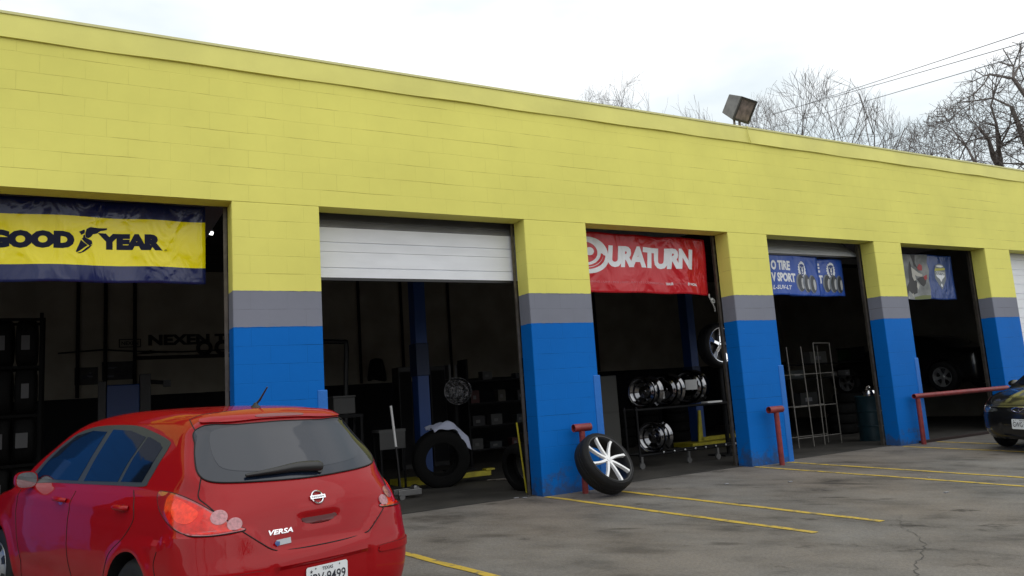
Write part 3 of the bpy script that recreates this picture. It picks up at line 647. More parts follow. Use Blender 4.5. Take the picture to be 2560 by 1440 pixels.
def build_red_car():
    Mx = axle_matrix(.449, -2.936, -.173, (-.34101, .93999, .01098), (-.93989, -.34115, .01492), (.01778, -.00523, .99983))
    root = car_root('parked_car', Mx, 'red hatchback with tinted windows parked nose-in at the first bay', 'car')
    B = CarBody(VP, VW, extra=versa_extra, kr=.26)
    bo = make_body(B, 'body', M['redpaint'], root)
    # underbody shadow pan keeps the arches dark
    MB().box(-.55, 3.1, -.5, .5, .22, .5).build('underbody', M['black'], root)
    # wheels
    for wx, lr in ((0, 1), (0, -1), (2.6, 1), (2.6, -1)):
        wheel(root, 'wheel', .308, .185, .195, 'cap', lr, at=(wx, lr*.725, .31))
    # rear glass
    G = [(-.30, .56, 1.395), (-.37, .30, 1.418), (-.385, 0, 1.424), (-.37, -.30, 1.418), (-.30, -.56, 1.395), (-.36, -.60, 1.30), (-.44, -.635, 1.20), (-.515, -.650, 1.125), (-.57, -.60, 1.078), (-.62, -.45, 1.058), (-.66, -.2, 1.045), (-.67, 0, 1.040), (-.66, .2, 1.045), (-.62, .45, 1.058), (-.57, .60, 1.078), (-.515, .650, 1.125), (-.44, .635, 1.20), (-.36, .60, 1.30)]
    gl = patch(B, G, 'rear_window', M['glass'], root, off=.007, n=4, skirt=.012, rings=12)
    c0 = Vector((-.48, 0, 1.23))
    G2 = [(-.34, .42, 1.375), (-.37, 0, 1.395), (-.34, -.42, 1.375), (-.36, -.50, 1.32), (-.46, -.52, 1.19), (-.53, -.47, 1.125), (-.60, -.25, 1.10), (-.62, 0, 1.095), (-.60, .25, 1.10), (-.53, .47, 1.125), (-.46, .52, 1.19), (-.36, .50, 1.32)]
    patch(B, G2, 'clear_pane', M['glass2'], gl, off=.0085, n=4, skirt=.001)
    seam(B, G, 'window_seal', M['seam'], gl, .005, closed=True, off=.005)
    # wiper: black blade cover lying along the glass foot
    mb = MB(); ax = spline([(-.60, .40, 1.078), (-.61, .22, 1.085), (-.62, .06, 1.095), (-.63, -.11, 1.085)], 6, False)
    S = [lift(B, B.hit(p), .024) for p in ax]; k = len(S); mb.tube(S, [.009+.028*min(1, i/(k*.75))*(1 if i < k*.93 else .7) for i in range(k)], 8)
    mb.build('rear_wiper', M['black'], root, smooth=50)
    MB().lathe([(.026, -.01), (.024, .022), (.0, .028)], 16, T(*lift(B, B.hit((-.63, -.09, 1.07)), 0)) @ RY(-1.0)).build('wiper_pivot', M['black'], root, smooth=50)
    # spoiler with high brake lamp
    SP = [(-.31, .52, 1.43), (-.25, .50, 1.462), (-.24, .3, 1.493), (-.235, 0, 1.50), (-.24, -.3, 1.493), (-.25, -.50, 1.462), (-.31, -.52, 1.43), (-.375, -.3, 1.446), (-.39, 0, 1.450), (-.375, .3, 1.446)]
    sp = patch(B, SP, 'spoiler', M['redpaint'], root, off=.016, n=4, skirt=.01)
    BL = [(-.375, .17, 1.452), (-.35, .17, 1.462), (-.345, 0, 1.465), (-.35, -.17, 1.462), (-.375, -.17, 1.452), (-.385, 0, 1.452)]
    patch(B, BL, 'brake_lamp', mat('dark_lens', (.16, .004, .006), .2, coat=.5), root, off=.0185, n=4, skirt=.003)
    # side glass (outer trim, then panes)
    for sg, nm in ((1, 'left'), (-1, 'right')):
        f_ = (lambda q: q) if sg == 1 else mir
        TR = [(2.08, .72, 1.005), (1.5, .72, 1.012), (.9, .72, 1.022), (.35, .72, 1.032), (.02, .72, 1.04), (-.02, .70, 1.075), (-.06, .65, 1.17), (-.10, .62, 1.27), (-.07, .60, 1.30), (.15, .60, 1.365), (.5, .58, 1.418), (.9, .58, 1.432), (1.25, .58, 1.418), (1.52, .60, 1.37), (1.75, .64, 1.27), (1.98, .68, 1.12)]
        tr = patch(B, f_(TR), 'side_window', M['trim'], root, off=.0025, n=5)
        FP = [(1.99, .72, 1.03), (1.5, .72, 1.035), (1.07, .72, 1.04), (1.02, .68, 1.15), (.955, .62, 1.40), (1.22, .6, 1.395), (1.49, .6, 1.345), (1.71, .65, 1.25), (1.88, .68, 1.13)]
        RP = [(.96, .72, 1.042), (.40, .72, 1.055), (.37, .68, 1.15), (.27, .62, 1.345), (.55, .6, 1.388), (.86, .6, 1.402), (.92, .66, 1.2)]
        QP = [(.355, .72, 1.058), (.06, .72, 1.064), (.03, .68, 1.13), (-.02, .62, 1.262), (.04, .60, 1.28), (.20, .60, 1.326), (.24, .60, 1.33), (.31, .66, 1.2)]
        for nm2, Q in (('front_pane', FP), ('rear_pane', RP), ('quarter_pane', QP)):
            patch(B, f_(Q), nm2, M['glass'], tr, off=.0045, smooth_outline=False, skirt=.001)
        # doors: gaps
        seam(B, f_([(1.00, .8, .99), (1.02, .85, .8), (1.01, .85, .6), (.97, .85, .4), (.95, .82, .27)]), 'door_gap', M['seam'], root)
        seam(B, f_([(2.15, .8, .97), (2.17, .85, .8), (2.10, .85, .6), (2.05, .85, .42), (2.05, .82, .27)]), 'door_gap', M['seam'], root)
        seam(B, f_([(.12, .78, 1.03), (.04, .82, .98), (-.02, .85, .86), (.10, .85, .74), (.30, .85, .62), (.38, .85, .45), (.42, .82, .27)]), 'door_gap', M['seam'], root)
        seam(B, f_([(-.36, .8, .70), (-.33, .8, .62), (-.37, .8, .52)]), 'bumper_gap', M['seam'], root)
        # handles
        for hx in (.16, 1.18):
            hb = MB(); ps = [lift(B, B.hit((hx+dx, sg*.85, .925-.01*abs(dx)*0)), o_) for dx, o_ in ((-.085, .004), (-.07, .024), (-.02, .034), (.05, .034), (.085, .006))]
            hb.tube([tuple(p) for p in spline([tuple(p) for p in ps], 4, False)], .017, 10)
            hb.build('door_handle', M['redpaint'], root, smooth=60)
            patch(B, [(hx+.05*math.cos(a), sg*.85, .918+.028*math.sin(a)) for a in [i*PI/4 for i in range(8)]], 'handle_recess', M['seam'] if 0 else M['lensd'], root, off=.0015, rings=3)
        # mirror
        mm = MB(); base = Vector((1.93, sg*.85, 1.045))
        nr = 12; prof = []
        for i in range(nr+1):
            t = i/nr; xx = -.055+.13*t; sc = math.sqrt(max(0, 1-max(0, (t-.15)/.85)**2.4))
            prof.append((xx, sc))
        vv = []; nn_ = 20
        for xx, sc in prof:
            for j in range(nn_):
                a = 2*PI*j/nn_; ca, sa = math.cos(a), math.sin(a)
                sq = (abs(ca)**3+abs(sa)**3)**(-1/3)
                vv.append((base.x+xx, base.y+sg*.078*ca*sq*sc, base.z+.066*sa*sq*sc))
        ff = [(i*nn_+j, i*nn_+(j+1) % nn_, (i+1)*nn_+(j+1) % nn_, (i+1)*nn_+j) for i in range(nr) for j in range(nn_)]+[tuple(range(nn_))]
        mm.add(vv, ff); mo = mm.build('door_mirror', M['redpaint'], root, smooth=45)
        MB().tube([(1.93, sg*.74, .985), (1.93, sg*.82, 1.01)], .028, 10).build('mirror_arm', M['black'], mo, smooth=50)
        gp = [(base.x-.057, base.y+sg*.070*math.cos(a)*(abs(math.cos(a))**3+abs(math.sin(a))**3)**(-1/3), base.z+.058*math.sin(a)*(abs(math.cos(a))**3+abs(math.sin(a))**3)**(-1/3)) for a in [2*PI*j/24 for j in range(24)]]
        MB().add(gp, [tuple(range(24))]).build('mirror_glass', mat('mirror', (.35, .36, .38), .03, 1), mo, recalc=False)
        # tail lamp
        LO = [(-.245, .80, 1.035), (-.34, .80, 1.045), (-.47, .78, 1.030), (-.58, .72, .985), (-.68, .64, .915), (-.765, .555, .835), (-.79, .50, .803), (-.765, .56, .796), (-.69, .68, .793), (-.58, .76, .806), (-.46, .81, .86), (-.34, .82, .94)]
        dk = patch(B, f_(LO), 'tail_lamp', M['lensd'], root, off=.004, n=5, rings=9)
        seam(B, f_(LO), 'lamp_gap', M['seam'], dk, .004, closed=True, off=.001)
        LB = [(-.40, .79, 1.022), (-.50, .765, 1.005), (-.59, .71, .965), (-.675, .645, .905), (-.755, .565, .83), (-.778, .51, .806), (-.76, .56, .803), (-.69, .68, .799), (-.58, .76, .812), (-.47, .80, .865), (-.39, .80, .94)]
        patch(B, f_(LB), 'red_lens', M['lens'], dk, off=.0055, n=4, skirt=.001)
        LC = [(-.47, .78, 1.0), (-.56, .725, .955), (-.61, .69, .91), (-.59, .73, .86), (-.52, .78, .87), (-.47, .80, .93)]
        patch(B, f_(LC), 'bright_lens', M['lens2'], dk, off=.007, n=4, skirt=.001)
        for (cx, cy, cz_), rr_, rz_ in (((-.69, .610, .882), .044, .040), ((-.745, .545, .838), .040, .036)):
            patch(B, f_([(cx+.6*rr_*math.cos(a), cy+.85*rr_*math.cos(a), cz_+rz_*math.sin(a)) for a in [i*PI/5 for i in range(10)]]), 'clear_lens', M['clear'], dk, off=.0085, rings=4, n=3, skirt=.002)
        PD = [(-.45, .82, .567), (-.66, .76, .567), (-.80, .6, .567), (-.86, .44, .565), (-.87, .42, .545), (-.86, .43, .528), (-.8, .6, .522), (-.66, .76, .520), (-.45, .82, .522), (-.42, .83, .545)]
        patch(B, f_(PD), 'bumper_pad', M['redpaint'], root, off=.010, n=4, skirt=.011); seam(B, f_(PD), 'pad_edge', M['seam'], root, .002, closed=True)
    # hatch outline
    H = [(-.54, .650, 1.115), (-.56, .67, 1.06), (-.58, .685, 1.0), (-.64, .655, .95), (-.72, .60, .875), (-.78, .52, .80), (-.81, .42, .72), (-.82, .34, .667), (-.83, .26, .652), (-.85, 0, .648), (-.83, -.26, .652), (-.82, -.34, .667), (-.81, -.42, .72), (-.78, -.52, .80), (-.72, -.60, .875), (-.64, -.655, .95), (-.58, -.685, 1.0), (-.56, -.67, 1.06), (-.54, -.650, 1.115)]
    seam(B, H, 'hatch_gap', M['seam'], root, .004)
    for sg in (1, -1): seam(B, [(-.17, sg*.555, 1.48), (-.26, sg*.575, 1.43), (-.31, sg*.575, 1.39)], 'hatch_gap', M['seam'], root, .0035)
    seam(B, [(-.17, .56, 1.48), (-.165, .3, 1.5), (-.16, 0, 1.51), (-.165, -.3, 1.5), (-.17, -.56, 1.48)], 'hatch_gap', M['seam'], root, .0035)
    # handle recess under the brow, its shade put into a darker red
    patch(B, [(-.85, .115, .822), (-.85, -.115, .822), (-.85, -.10, .782), (-.85, .10, .782)], 'hatch_handle', mat('recess_shade_red', (.08, .002, .003), .4), root, off=.0015, n=4)
    # badge: ring with bar
    h = B.bvh.ray_cast(Vector((-3, 0, .925)), Vector((1, 0, 0))); p0, n0 = h[0], h[1]
    if n0.x > 0: n0 = -n0
    n0 = B.normal(p0); u_ = Vector((0, -1, 0)); v_ = n0.cross(u_).normalized()
    if v_.z < 0: v_ = -v_
    MM_ = axle_matrix(*(p0+n0*.003), u_, v_, n0)
    bd = MB().lathe([(.0345, 0), (.036, .007), (.041, .010), (.046, .007), (.0475, 0)], 36, MM_, closed=True).box(-.056, .056, -.0115, .0115, .002, .012, M=MM_).build('badge', M['chrome'], root, smooth=40)
    v, f = fit_text('NISSAN', -.046, .046, -.006, .006, .01); MB().add([MM_ @ Vector((a, b, .0128)) for a, b in v], f).build('badge_lettering', M['ink'], bd, recalc=False)
    # chrome script, lower left of hatch
    def script(body_, y0, y1, z0, z1, name, m_, sh=.25, bo=.03, off=.004):
        v, f = fit_text(body_, 0, 1, 0, 1, bo, sh)
        pts = []
        for a, b in v:
            y = y0+(y1-y0)*a; z = z0+(z1-z0)*b; q = B.bvh.ray_cast(Vector((-3, y, z)), Vector((1, 0, 0)))[0]; pts.append(q+Vector((-off, 0, 0)))
        back = [p+Vector((off+.002, 0, 0)) for p in pts]; mb = MB().add(pts, f); mb.add(back, f)
        # side walls on boundary edges
        ec = {}
        for q in f:
            for i in range(len(q)):
                e_ = (q[i], q[(i+1) % len(q)]); ec[e_] = 1
        nv = len(pts)
        for (a, b) in ec:
            if (b, a) not in ec: mb.f.append((a, b, b+nv, a+nv)); mb.m.append(0)
        return mb.build(name, m_, root)
    script('VERSA', .362, .205, .748, .777, 'model_lettering', M['chrome'])
    st = MB()
    q = [B.bvh.ray_cast(Vector((-3, y, z)), Vector((1, 0, 0)))[0]+Vector((-.002, 0, 0)) for y, z in ((.318, .716), (.225, .720), (.225, .688), (.318, .684))]
    st.add(q+[p+Vector((-.002, 0, 0)) for p in q], [(0, 1, 2, 3), (7, 6, 5, 4), (0, 1, 5, 4), (1, 2, 6, 5), (2, 3, 7, 6), (3, 0, 4, 7)])
    sk = st.build('dealer_badge', mat('badge_grey', (.42, .44, .47), .3, .5), root)
    q = [B.bvh.ray_cast(Vector((-3, y, z)), Vector((1, 0, 0)))[0]+Vector((-.0055, 0, 0)) for y, z in ((.322, .712), (.334, .700), (.318, .680), (.300, .688), (.298, .706))]
    MB().add(q, [(0, 1, 2, 3, 4)]).build('badge_emblem', mat('badge_blue', (.05, .09, .25), .3), sk, recalc=False)
    plate(root, B, 0, .452, -1, 'JBV·9499', 'TEXAS')
    # lock mark on the door, reversing sensor-like dots left out; mast antenna
    h = B.bvh.ray_cast(Vector((-.045, 0, 3)), Vector((0, 0, -1)))[0]
    an = MB().lathe([(.036, -.004), (.030, .008), (.016, .020), (.012, .032), (0, .036)], 20, T(h.x, 0, h.z) @ Matrix.Diagonal((1.5, .8, 1, 1))).build('antenna_base', M['black'], root, smooth=50)
    MB().tube([(h.x, 0, h.z+.02), (h.x-.02, -.02, h.z+.05), (h.x-.09, -.04, h.z+.14)], [.009, .008, .005], 8).build('antenna', M['black'], an, smooth=50)
    # windscreen
    WS = [(1.68, .50, 1.42), (1.70, 0, 1.44), (1.68, -.50, 1.42), (1.95, -.58, 1.26), (2.30, -.64, 1.08), (2.42, -.3, 1.05), (2.45, 0, 1.05), (2.42, .3, 1.05), (2.30, .64, 1.08), (1.95, .58, 1.26)]
    patch(B, WS, 'windscreen', M['glass'], root, off=.003, n=4)
    for sg in (1, -1):
        HL = [(3.02, sg*.72, .84), (3.22, sg*.66, .80), (3.36, sg*.50, .74), (3.37, sg*.48, .66), (3.25, sg*.68, .66), (3.05, sg*.78, .72)]
        patch(B, HL, 'headlight', M['chrome'], root, off=.004, n=4)
    patch(B, [(3.4, .40, .70), (3.4, 0, .72), (3.4, -.40, .70), (3.4, -.34, .58), (3.4, 0, .57), (3.4, .34, .58)], 'grille', M['black'], root, off=.003, n=4)
    return root, B
red, RB = build_red_car()
# ------------------------------------------------------------------ black car, nose to the camera
def extra_black(r, x, y, z):
    fr = sstep(x, 3.0, 3.25)
    r = r+.02*(1-sstep(np.abs(z-.36), .07, .085))*(1-sstep(y, .34, .37))*fr      # lower grille opening
    r = r-.010*sstep(z, .69, .70)*(1-sstep(z, .705, .715))*fr
    r = r-.012*np.exp(-((y-.33)/.06)**2)*sstep(x, 2.4, 2.7)*(1-sstep(x, 3.15, 3.3))*sstep(z, .6, .8)
    return r
BP = [(-.90, .30), (-.93, .5), (-.92, .75), (-.88, .95), (-.7, 1.02), (-.35, 1.05), (-.1, 1.13), (.2, 1.28), (.55, 1.38), (.95, 1.415), (1.4, 1.40), (1.75, 1.31), (2.1, 1.13), (2.42, .985), (2.7, .935), (3.05, .86), (3.25, .785), (3.34, .70), (3.39, .58), (3.40, .45), (3.38, .32), (3.32, .24), (3.15, .19), (1.3, .19), (-.7, .2)]
BW = [(.19, .76), (.30, .80), (.45, .825), (.62, .835), (.80, .825), (.92, .80), (1.0, .75), (1.2, .66), (1.35, .58), (1.5, .46)]
def build_black_car():
    a = R(BC_H); f = Vector((math.cos(a), math.sin(a), 0)); n_ = Vector((0, -SL, 1)).normalized(); f = (f-n_*f.dot(n_)).normalized(); l = n_.cross(f)
    Mx = axle_matrix(BC_X-2.55*f.x, BC_Y-2.55*f.y, SL*(BC_Y-2.55*f.y), f, l, n_)
    root = car_root('parked_car', Mx, 'black sedan facing the camera beside the long red rail, cut by the right edge', 'car')
    B = CarBody(BP, BW, wb=2.55, wr=.30, br=.12, bf=.30, xf=3.44, xr=-.95, kr=.26, extra=extra_black, xm=1.3)
    make_body(B, 'body', M['blackpaint'], root)
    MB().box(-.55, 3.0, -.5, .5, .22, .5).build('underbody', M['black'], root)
    for wx, lr in ((0, 1), (0, -1), (2.55, 1), (2.55, -1)): wheel(root, 'wheel', .30, .185, .185, 'cap', lr, at=(wx, lr*.72, .30))
    patch(B, [(1.62, .50, 1.34), (1.68, 0, 1.35), (1.62, -.50, 1.34), (1.95, -.56, 1.18), (2.22, -.62, 1.03), (2.36, -.3, 1.0), (2.40, 0, 1.0), (2.36, .3, 1.0), (2.22, .62, 1.03), (1.95, .56, 1.18)], 'windscreen', M['glass'], root, off=.004, n=4, rings=10)
    for sg in (1, -1):
        q = (lambda z: z) if sg == 1 else mir
        patch(B, q([(2.0, .70, .99), (1.2, .70, 1.0), (.4, .70, 1.02), (.15, .68, 1.06), (.45, .62, 1.27), (.95, .60, 1.33), (1.4, .62, 1.30), (1.75, .66, 1.17)]), 'side_window', M['glass'], root, off=.003, n=4)
        HL = [(2.98, .74, .73), (3.12, .68, .742), (3.24, .58, .72), (3.33, .43, .672), (3.34, .41, .645), (3.27, .56, .615), (3.15, .68, .612), (3.02, .75, .64)]
        hl = patch(B, q(HL), 'headlight', M['headlens'], root, off=.004, n=4)
        for (cx, cy, cz_), rr_ in (((3.15, .64, .685), .040), ((3.25, .53, .668), .032)):
            patch(B, q([(cx+.6*rr_*math.cos(t), cy+.8*rr_*math.cos(t), cz_+rr_*.9*math.sin(t)) for t in [i*PI/5 for i in range(10)]]), 'reflector', M['chrome'], hl, off=.006, rings=3, n=3, skirt=.002)
        patch(B, q([(3.2, .64, .385), (3.28, .50, .375), (3.29, .49, .345), (3.2, .63, .345)]), 'fog_lamp', M['headlens'], root, off=.004, n=3, rings=3)
        seam(B, q([(2.38, .70, .97), (2.75, .66, .90), (3.08, .60, .80), (3.24, .50, .74)]), 'bonnet_gap', M['seam'], root, .004)
        mm = MB(); vv = []; nn_ = 16
        for i in range(9):
            t = i/8; sc = math.sqrt(max(0, 1-(t)**2.4)) if t > 0 else 1
            for j in range(nn_):
                an = 2*PI*j/nn_; ca, sa = math.cos(an), math.sin(an); vv.append((1.86+.11*t, sg*.86+sg*.095*ca*sc, 1.01+.062*sa*sc))
        mm.add(vv, [(i*nn_+j, i*nn_+(j+1) % nn_, (i+1)*nn_+(j+1) % nn_, (i+1)*nn_+j) for i in range(8) for j in range(nn_)]+[tuple(range(nn_))])
        mo = mm.build('door_mirror', M['blackpaint'], root, smooth=50); MB().tube([(1.9, sg*.70, .95), (1.9, sg*.80, .985)], .028, 8).build('mirror_arm', M['black'], mo)
    seam(B, [(3.33, .5, .722), (3.38, .25, .735), (3.4, 0, .74), (3.38, -.25, .735), (3.33, -.5, .722)], 'bonnet_gap', M['seam'], root, .005)
    g = patch(B, [(3.4, .24, .70), (3.4, 0, .712), (3.4, -.24, .70), (3.4, -.22, .645), (3.4, 0, .630), (3.4, .22, .645)], 'grille', M['black'], root, off=.003, n=4)
    # oval chain emblem across the grille
    h = B.bvh.ray_cast(Vector((5, 0, .67)), Vector((-1, 0, 0)))[0]
    for nm, a_, b_, th_ in (('grille_ring', .155, .040, .0085), ('badge', .055, .030, .007)):
        pts = [(h.x+.012-.10*(a_*math.cos(t))**2, a_*math.cos(t), .67+b_*math.sin(t)) for t in [2*PI*i/40 for i in range(41)]]
        e_ = MB().tube(pts, th_, 6, caps=False)
        if nm == 'badge': e_.tube([(h.x+.012, -.03, .655), (h.x+.014, 0, .672), (h.x+.012, .03, .688)], .007, 6)
        e_.build(nm, M['chrome'], root, smooth=50)
    plate(root, B, 0, .455, 1, 'GWG·7195', 'TEXAS')
    return root
BC_H, BC_X, BC_Y = 180, 12.87, -2.01
M['headlens'] = mat('headlamp_lens', (.16, .17, .18), .08, .5, spec=.8, coat=1, var=.6, vscale=22)
build_black_car()

# ------------------------------------------------------------------ red pipe bollards and rail
def pipe_T(x, y, xa, xb, label, cat='bollard', group='red pipe T bollards in front of the piers', lean=0, posts=None):
    r_ = empty('pipe_bollard' if posts is None else 'pipe_rail', (x, y, gz(y)), label, cat, group)
    for px_ in (posts or [0]): MB().tube([(px_, 0, -.05), (px_+lean, 0, .80)], .040, 20).build('post', M['redpipe'], r_, smooth=50)
    b = MB(); zt = .845
    ra = .052 if posts is None else .043; prof = [(ra, xa), (ra, xb), (ra-.009, xb), (ra-.009, xa)]
    b.lathe([(a_, h_) for a_, h_ in prof], 24, T(0, 0, zt) @ RY(PI/2), closed=True)
    b.build('cross_pipe', M['redpipe'], r_, smooth=50)
    return r_
pipe_T(5.14, -.155, -.11, .155, 'short red T pipe bollard behind the leaning wheel', lean=.02)
pipe_T(8.78, -.17, -.16, .13, 'short red T pipe bollard in front of the middle pier, nothing leaning on it')
pipe_T(12.37, -.15, -.10, 2.86, 'long red horizontal pipe rail on posts across the far bay', 'rail', None, posts=[0, 2.78])
pipe_T(1.40, -.17, -.14, .15, 'red T pipe bollard hidden behind the red hatchback')
# steel frame lying on the ground below the rail
MB().box(12.46, 15.1, -.20, -.13, .0, .045).box(12.46, 12.54, -.13, .15, .0, .045).box(15.02, 15.1, -.13, .15, .0, .045)
o = MB().box(12.46, 15.1, -.06, -.0, -.01, .045).box(12.46, 12.53, -.0, .22, .0, .04).box(15.03, 15.1, -.0, .22, .0, .04).build('floor_frame', mat('rusty_dark', (.035, .02, .018), .7, .3), None, bevel=.006)
tag(o, 'low rusty steel frame lying on the ground under the red rail', 'steel frame')

# ------------------------------------------------------------------ wheel leaning on the bollard
nrm = Vector((.182, -.813, .554)).normalized(); uu = Vector((0, 0, 1)).cross(nrm).normalized(); vv_ = nrm.cross(uu)
Wm = axle_matrix(5.285, -.562, .447, uu, vv_, nrm)
wr_ = empty('alloy_wheel', (0, 0, 0), 'big low-profile tyre on white eight-spoke rim leaning on the red bollard', 'wheel')
ww = wheel(wr_, 'wheel_inner', .402, .255, .334, 'split', rot=Wm @ T(0, 0, -.128), phase=1.66)
# flatten: the wheel itself is the thing
wr_.matrix_basis = Wm @ T(0, 0, -.128)
for c in kids(ww): c.parent = wr_
bpy.data.objects.remove(ww)

# ------------------------------------------------------------------ banners
def vinyl(name, col, rough=.22, bs=3.2, st=.9):
    m = mat(name, col, rough, spec=.3, coat=.25, coatr=.06); nt = m.node_tree; L = nt.links.new; b = nt.nodes['Principled BSDF']
    g = N(nt, 'ShaderNodeNewGeometry'); mp = N(nt, 'ShaderNodeMapping'); mp.inputs['Scale'].default_value = (1, 1, .6); L(g.outputs['Position'], mp.inputs[0])
    n1 = N(nt, 'ShaderNodeTexNoise'); n1.inputs['Scale'].default_value = bs; n1.inputs['Detail'].default_value = 2.5; n1.inputs['Distortion'].default_value = 1.2; L(mp.outputs[0], n1.inputs[0])
    vo = N(nt, 'ShaderNodeTexVoronoi', feature='SMOOTH_F1'); vo.inputs['Scale'].default_value = bs*.9; L(mp.outputs[0], vo.inputs[0])
    ad = N(nt, 'ShaderNodeMath', operation='ADD'); L(n1.outputs[0], ad.inputs[0]); L(vo.outputs[0], ad.inputs[1])
    bp = N(nt, 'ShaderNodeBump'); bp.inputs['Strength'].default_value = st; bp.inputs['Distance'].default_value = .05; L(ad.outputs[0], bp.inputs['Height']); L(bp.outputs[0], b.inputs['Normal']); L(bp.outputs[0], b.inputs['Coat Normal'])
    return m
class Banner:
    def __init__(s, name, label, x0, x1, z0, z1, y, wave, bands, seed=0, sag=0, step=.05, edge=0, tilt=0):
        s.y = y; s.wave = wave; s.seed = seed; s.x0, s.x1, s.z0, s.z1, s.sag, s.tilt = x0, x1, z0, z1, sag, tilt
        nx = int((x1-x0)/step); nz_ = int((z1-z0)/.03); v = []; f = []; mi = []
        zs_ = sorted(set([z0+(z1-z0)*j/nz_ for j in range(nz_+1)]+[b_[0] for b_ in bands if z0 < b_[0] < z1]))
        for z in zs_:
            for i in range(nx+1): v.append(s.P(x0+(x1-x0)*i/nx, z))
        mb = MB(); k = len(zs_)
        for j in range(k-1):
            zc = (zs_[j]+zs_[j+1])/2; m_ = sum(1 for b_ in bands if b_[0] <= zc)-1
            for i in range(nx): f.append((j*(nx+1)+i, j*(nx+1)+i+1, (j+1)*(nx+1)+i+1, (j+1)*(nx+1)+i)); mi.append(m_)
        mb.v = v; mb.f = f; mb.m = mi
        s.root = mb.build(name, [b_[1] for b_ in bands], None, smooth=70, recalc=False)
        sol = s.root.modifiers.new('thickness', 'SOLIDIFY'); sol.thickness = .004; sol.offset = 1
        tag(s.root, label, 'banner')
    def P(s, x, z, o=0):
        t = (x-s.x0)/(s.x1-s.x0); w_ = s.wave
        y = s.y+w_*(.5*math.sin(x*4.1+s.seed)+.3*math.sin(x*9.3+z*2.2+s.seed*2)+.25*math.sin(x*2.2-z*5+s.seed))
        zz = z-s.sag*math.sin(PI*t)*(.4+.6*(s.z1-z)/(s.z1-s.z0))+s.tilt*(t-.5)+.006*math.sin(x*7+s.seed)
        return (x, y-o, zz)
    def text(s, body, x0, x1, z0, z1, m, bold=0, shear=0, name='lettering', space=1, o=.006):
        v, f = fit_text(body, x0, x1, z0, z1, bold, shear, space); v, f = refine(v, f, .06)
        return MB().add([s.P(a, b, o) for a, b in v], f).build(name, m, s.root, recalc=False)
    def poly(s, polys, m, name, o=.006):
        mb = MB()
        for i, p in enumerate(polys):
            v, f = poly_tri(p); v, f = refine(v, f, .06); mb.add([s.P(a, b, o+.0004*i) for a, b in v], f)
        return mb.build(name, m, s.root, recalc=False)
def ell(cx, cz, a, b, n=28, t0=0, t1=2*PI, sh=0): return [(cx+a*math.cos(t0+(t1-t0)*i/n)+sh*b*math.sin(t0+(t1-t0)*i/n), cz+b*math.sin(t0+(t1-t0)*i/n)) for i in range(n if t1-t0 > 6.2 else n+1)]
NAVY, YV, REDV = vinyl('navy_vinyl', (.010, .016, .085)), vinyl('yellow_vinyl', (.86, .74, .002)), vinyl('red_vinyl', (.50, .008, .016), .3)
BV = vinyl('blue_vinyl', (.018, .075, .38), .35); WV = vinyl('white_print', (.74, .76, .80), .35); NV = mat('navy_print', (.006, .008, .03), .5, spec=.15)
g1 = Banner('banner', 'yellow banner with navy borders, winged foot emblem and black lettering, over the first bay', -1.92, .60, 2.80, 3.70, .45, .022, [(2.80, NAVY), (2.985, YV), (3.515, NAVY)], 1.3)
g1.text('GOOD', -1.47, -.70, 3.155, 3.345, NV, .085)
g1.text('YEAR', -.485, .155, 3.165, 3.345, NV, .085)
def px2(pts, sx=.0): # region pixels of the foot emblem to banner metres
    return [(-.665+(a-560)/205*.27+.0, 3.115+(492-b)/147*.285) for a, b in pts]
g1.poly([px2([(543, 484), (562, 450), (578, 418), (600, 432), (628, 447), (600, 462), (572, 480), (550, 490)]), px2([(584, 412), (600, 400), (655, 420), (660, 436), (640, 450), (604, 430)]),
         px2([(552, 494), (585, 484), (622, 458), (662, 440), (640, 462), (600, 486), (570, 495)]),
         px2([(612, 402), (608, 380), (618, 355), (645, 343), (700, 346), (766, 344), (762, 354), (715, 363), (690, 378), (662, 384), (650, 398), (630, 408)]),
         px2([(562, 376), (600, 360), (606, 366), (604, 380), (580, 392), (572, 380)]), px2([(592, 396), (606, 386), (610, 404), (598, 410)])], NV, 'winged_foot_emblem')
g1.text('®', .17, .20, 3.16, 3.18, NV, .0)
# red tyre banner
d1 = Banner('banner', 'red banner with white slanted lettering and swirl, over the middle bay', 5.62, 8.20, 2.725, 3.64, .42, .03, [(2.72, REDV)], 4.1, sag=-.012, tilt=-.02)
d1.text('URATURN', 6.235, 7.93, 3.12, 3.455, WV, .055, .17, space=.86)
def crescent(cx, cz, a, b, dx, dz, s_, t0, t1, n=22):
    return ell(cx, cz, a, b, n, t0, t1)+list(reversed(ell(cx+dx, cz+dz, a*s_, b*s_, n, t0, t1)))
d1.poly([crescent(5.90, 3.31, .345, .255, -.05, .02, .62, -PI*.5, PI*.62), crescent(5.90, 3.285, .36, .275, -.02, .012, .93, -PI*.55, -PI*.06), crescent(5.90, 3.27, .34, .245, -.02, .018, .93, -PI*.5, -PI*.1)], WV, 'swirl_emblem')
d1.poly([crescent(5.88, 3.30, .315, .225, -.02, .012, .95, -PI*.5, -PI*.02), crescent(5.87, 3.31, .285, .20, -.02, .012, .94, -PI*.5, PI*.0)], REDV, 'swirl_gap', o=.0085)
d1.poly([ell(5.93, 3.345, .075, .062, 20)], WV, 'swirl_eye', o=.007)
d1.text('TOURING | UHP | PCR | HWY | SUV | LT | COMMERCIAL', 5.80, 7.30, 2.865, 2.905, mat('faint_print', (.56, .13, .15), .5), .012)
d1.text('TRAILER', 7.33, 7.48, 2.865, 2.905, WV, .03); d1.text('AT | MT | HT', 7.5, 7.72, 2.865, 2.90, mat('faint_print_b', (.50, .10, .11), .5), .01); d1.text('BY RADIAL', 7.76, 7.96, 2.862, 2.905, WV, .03)
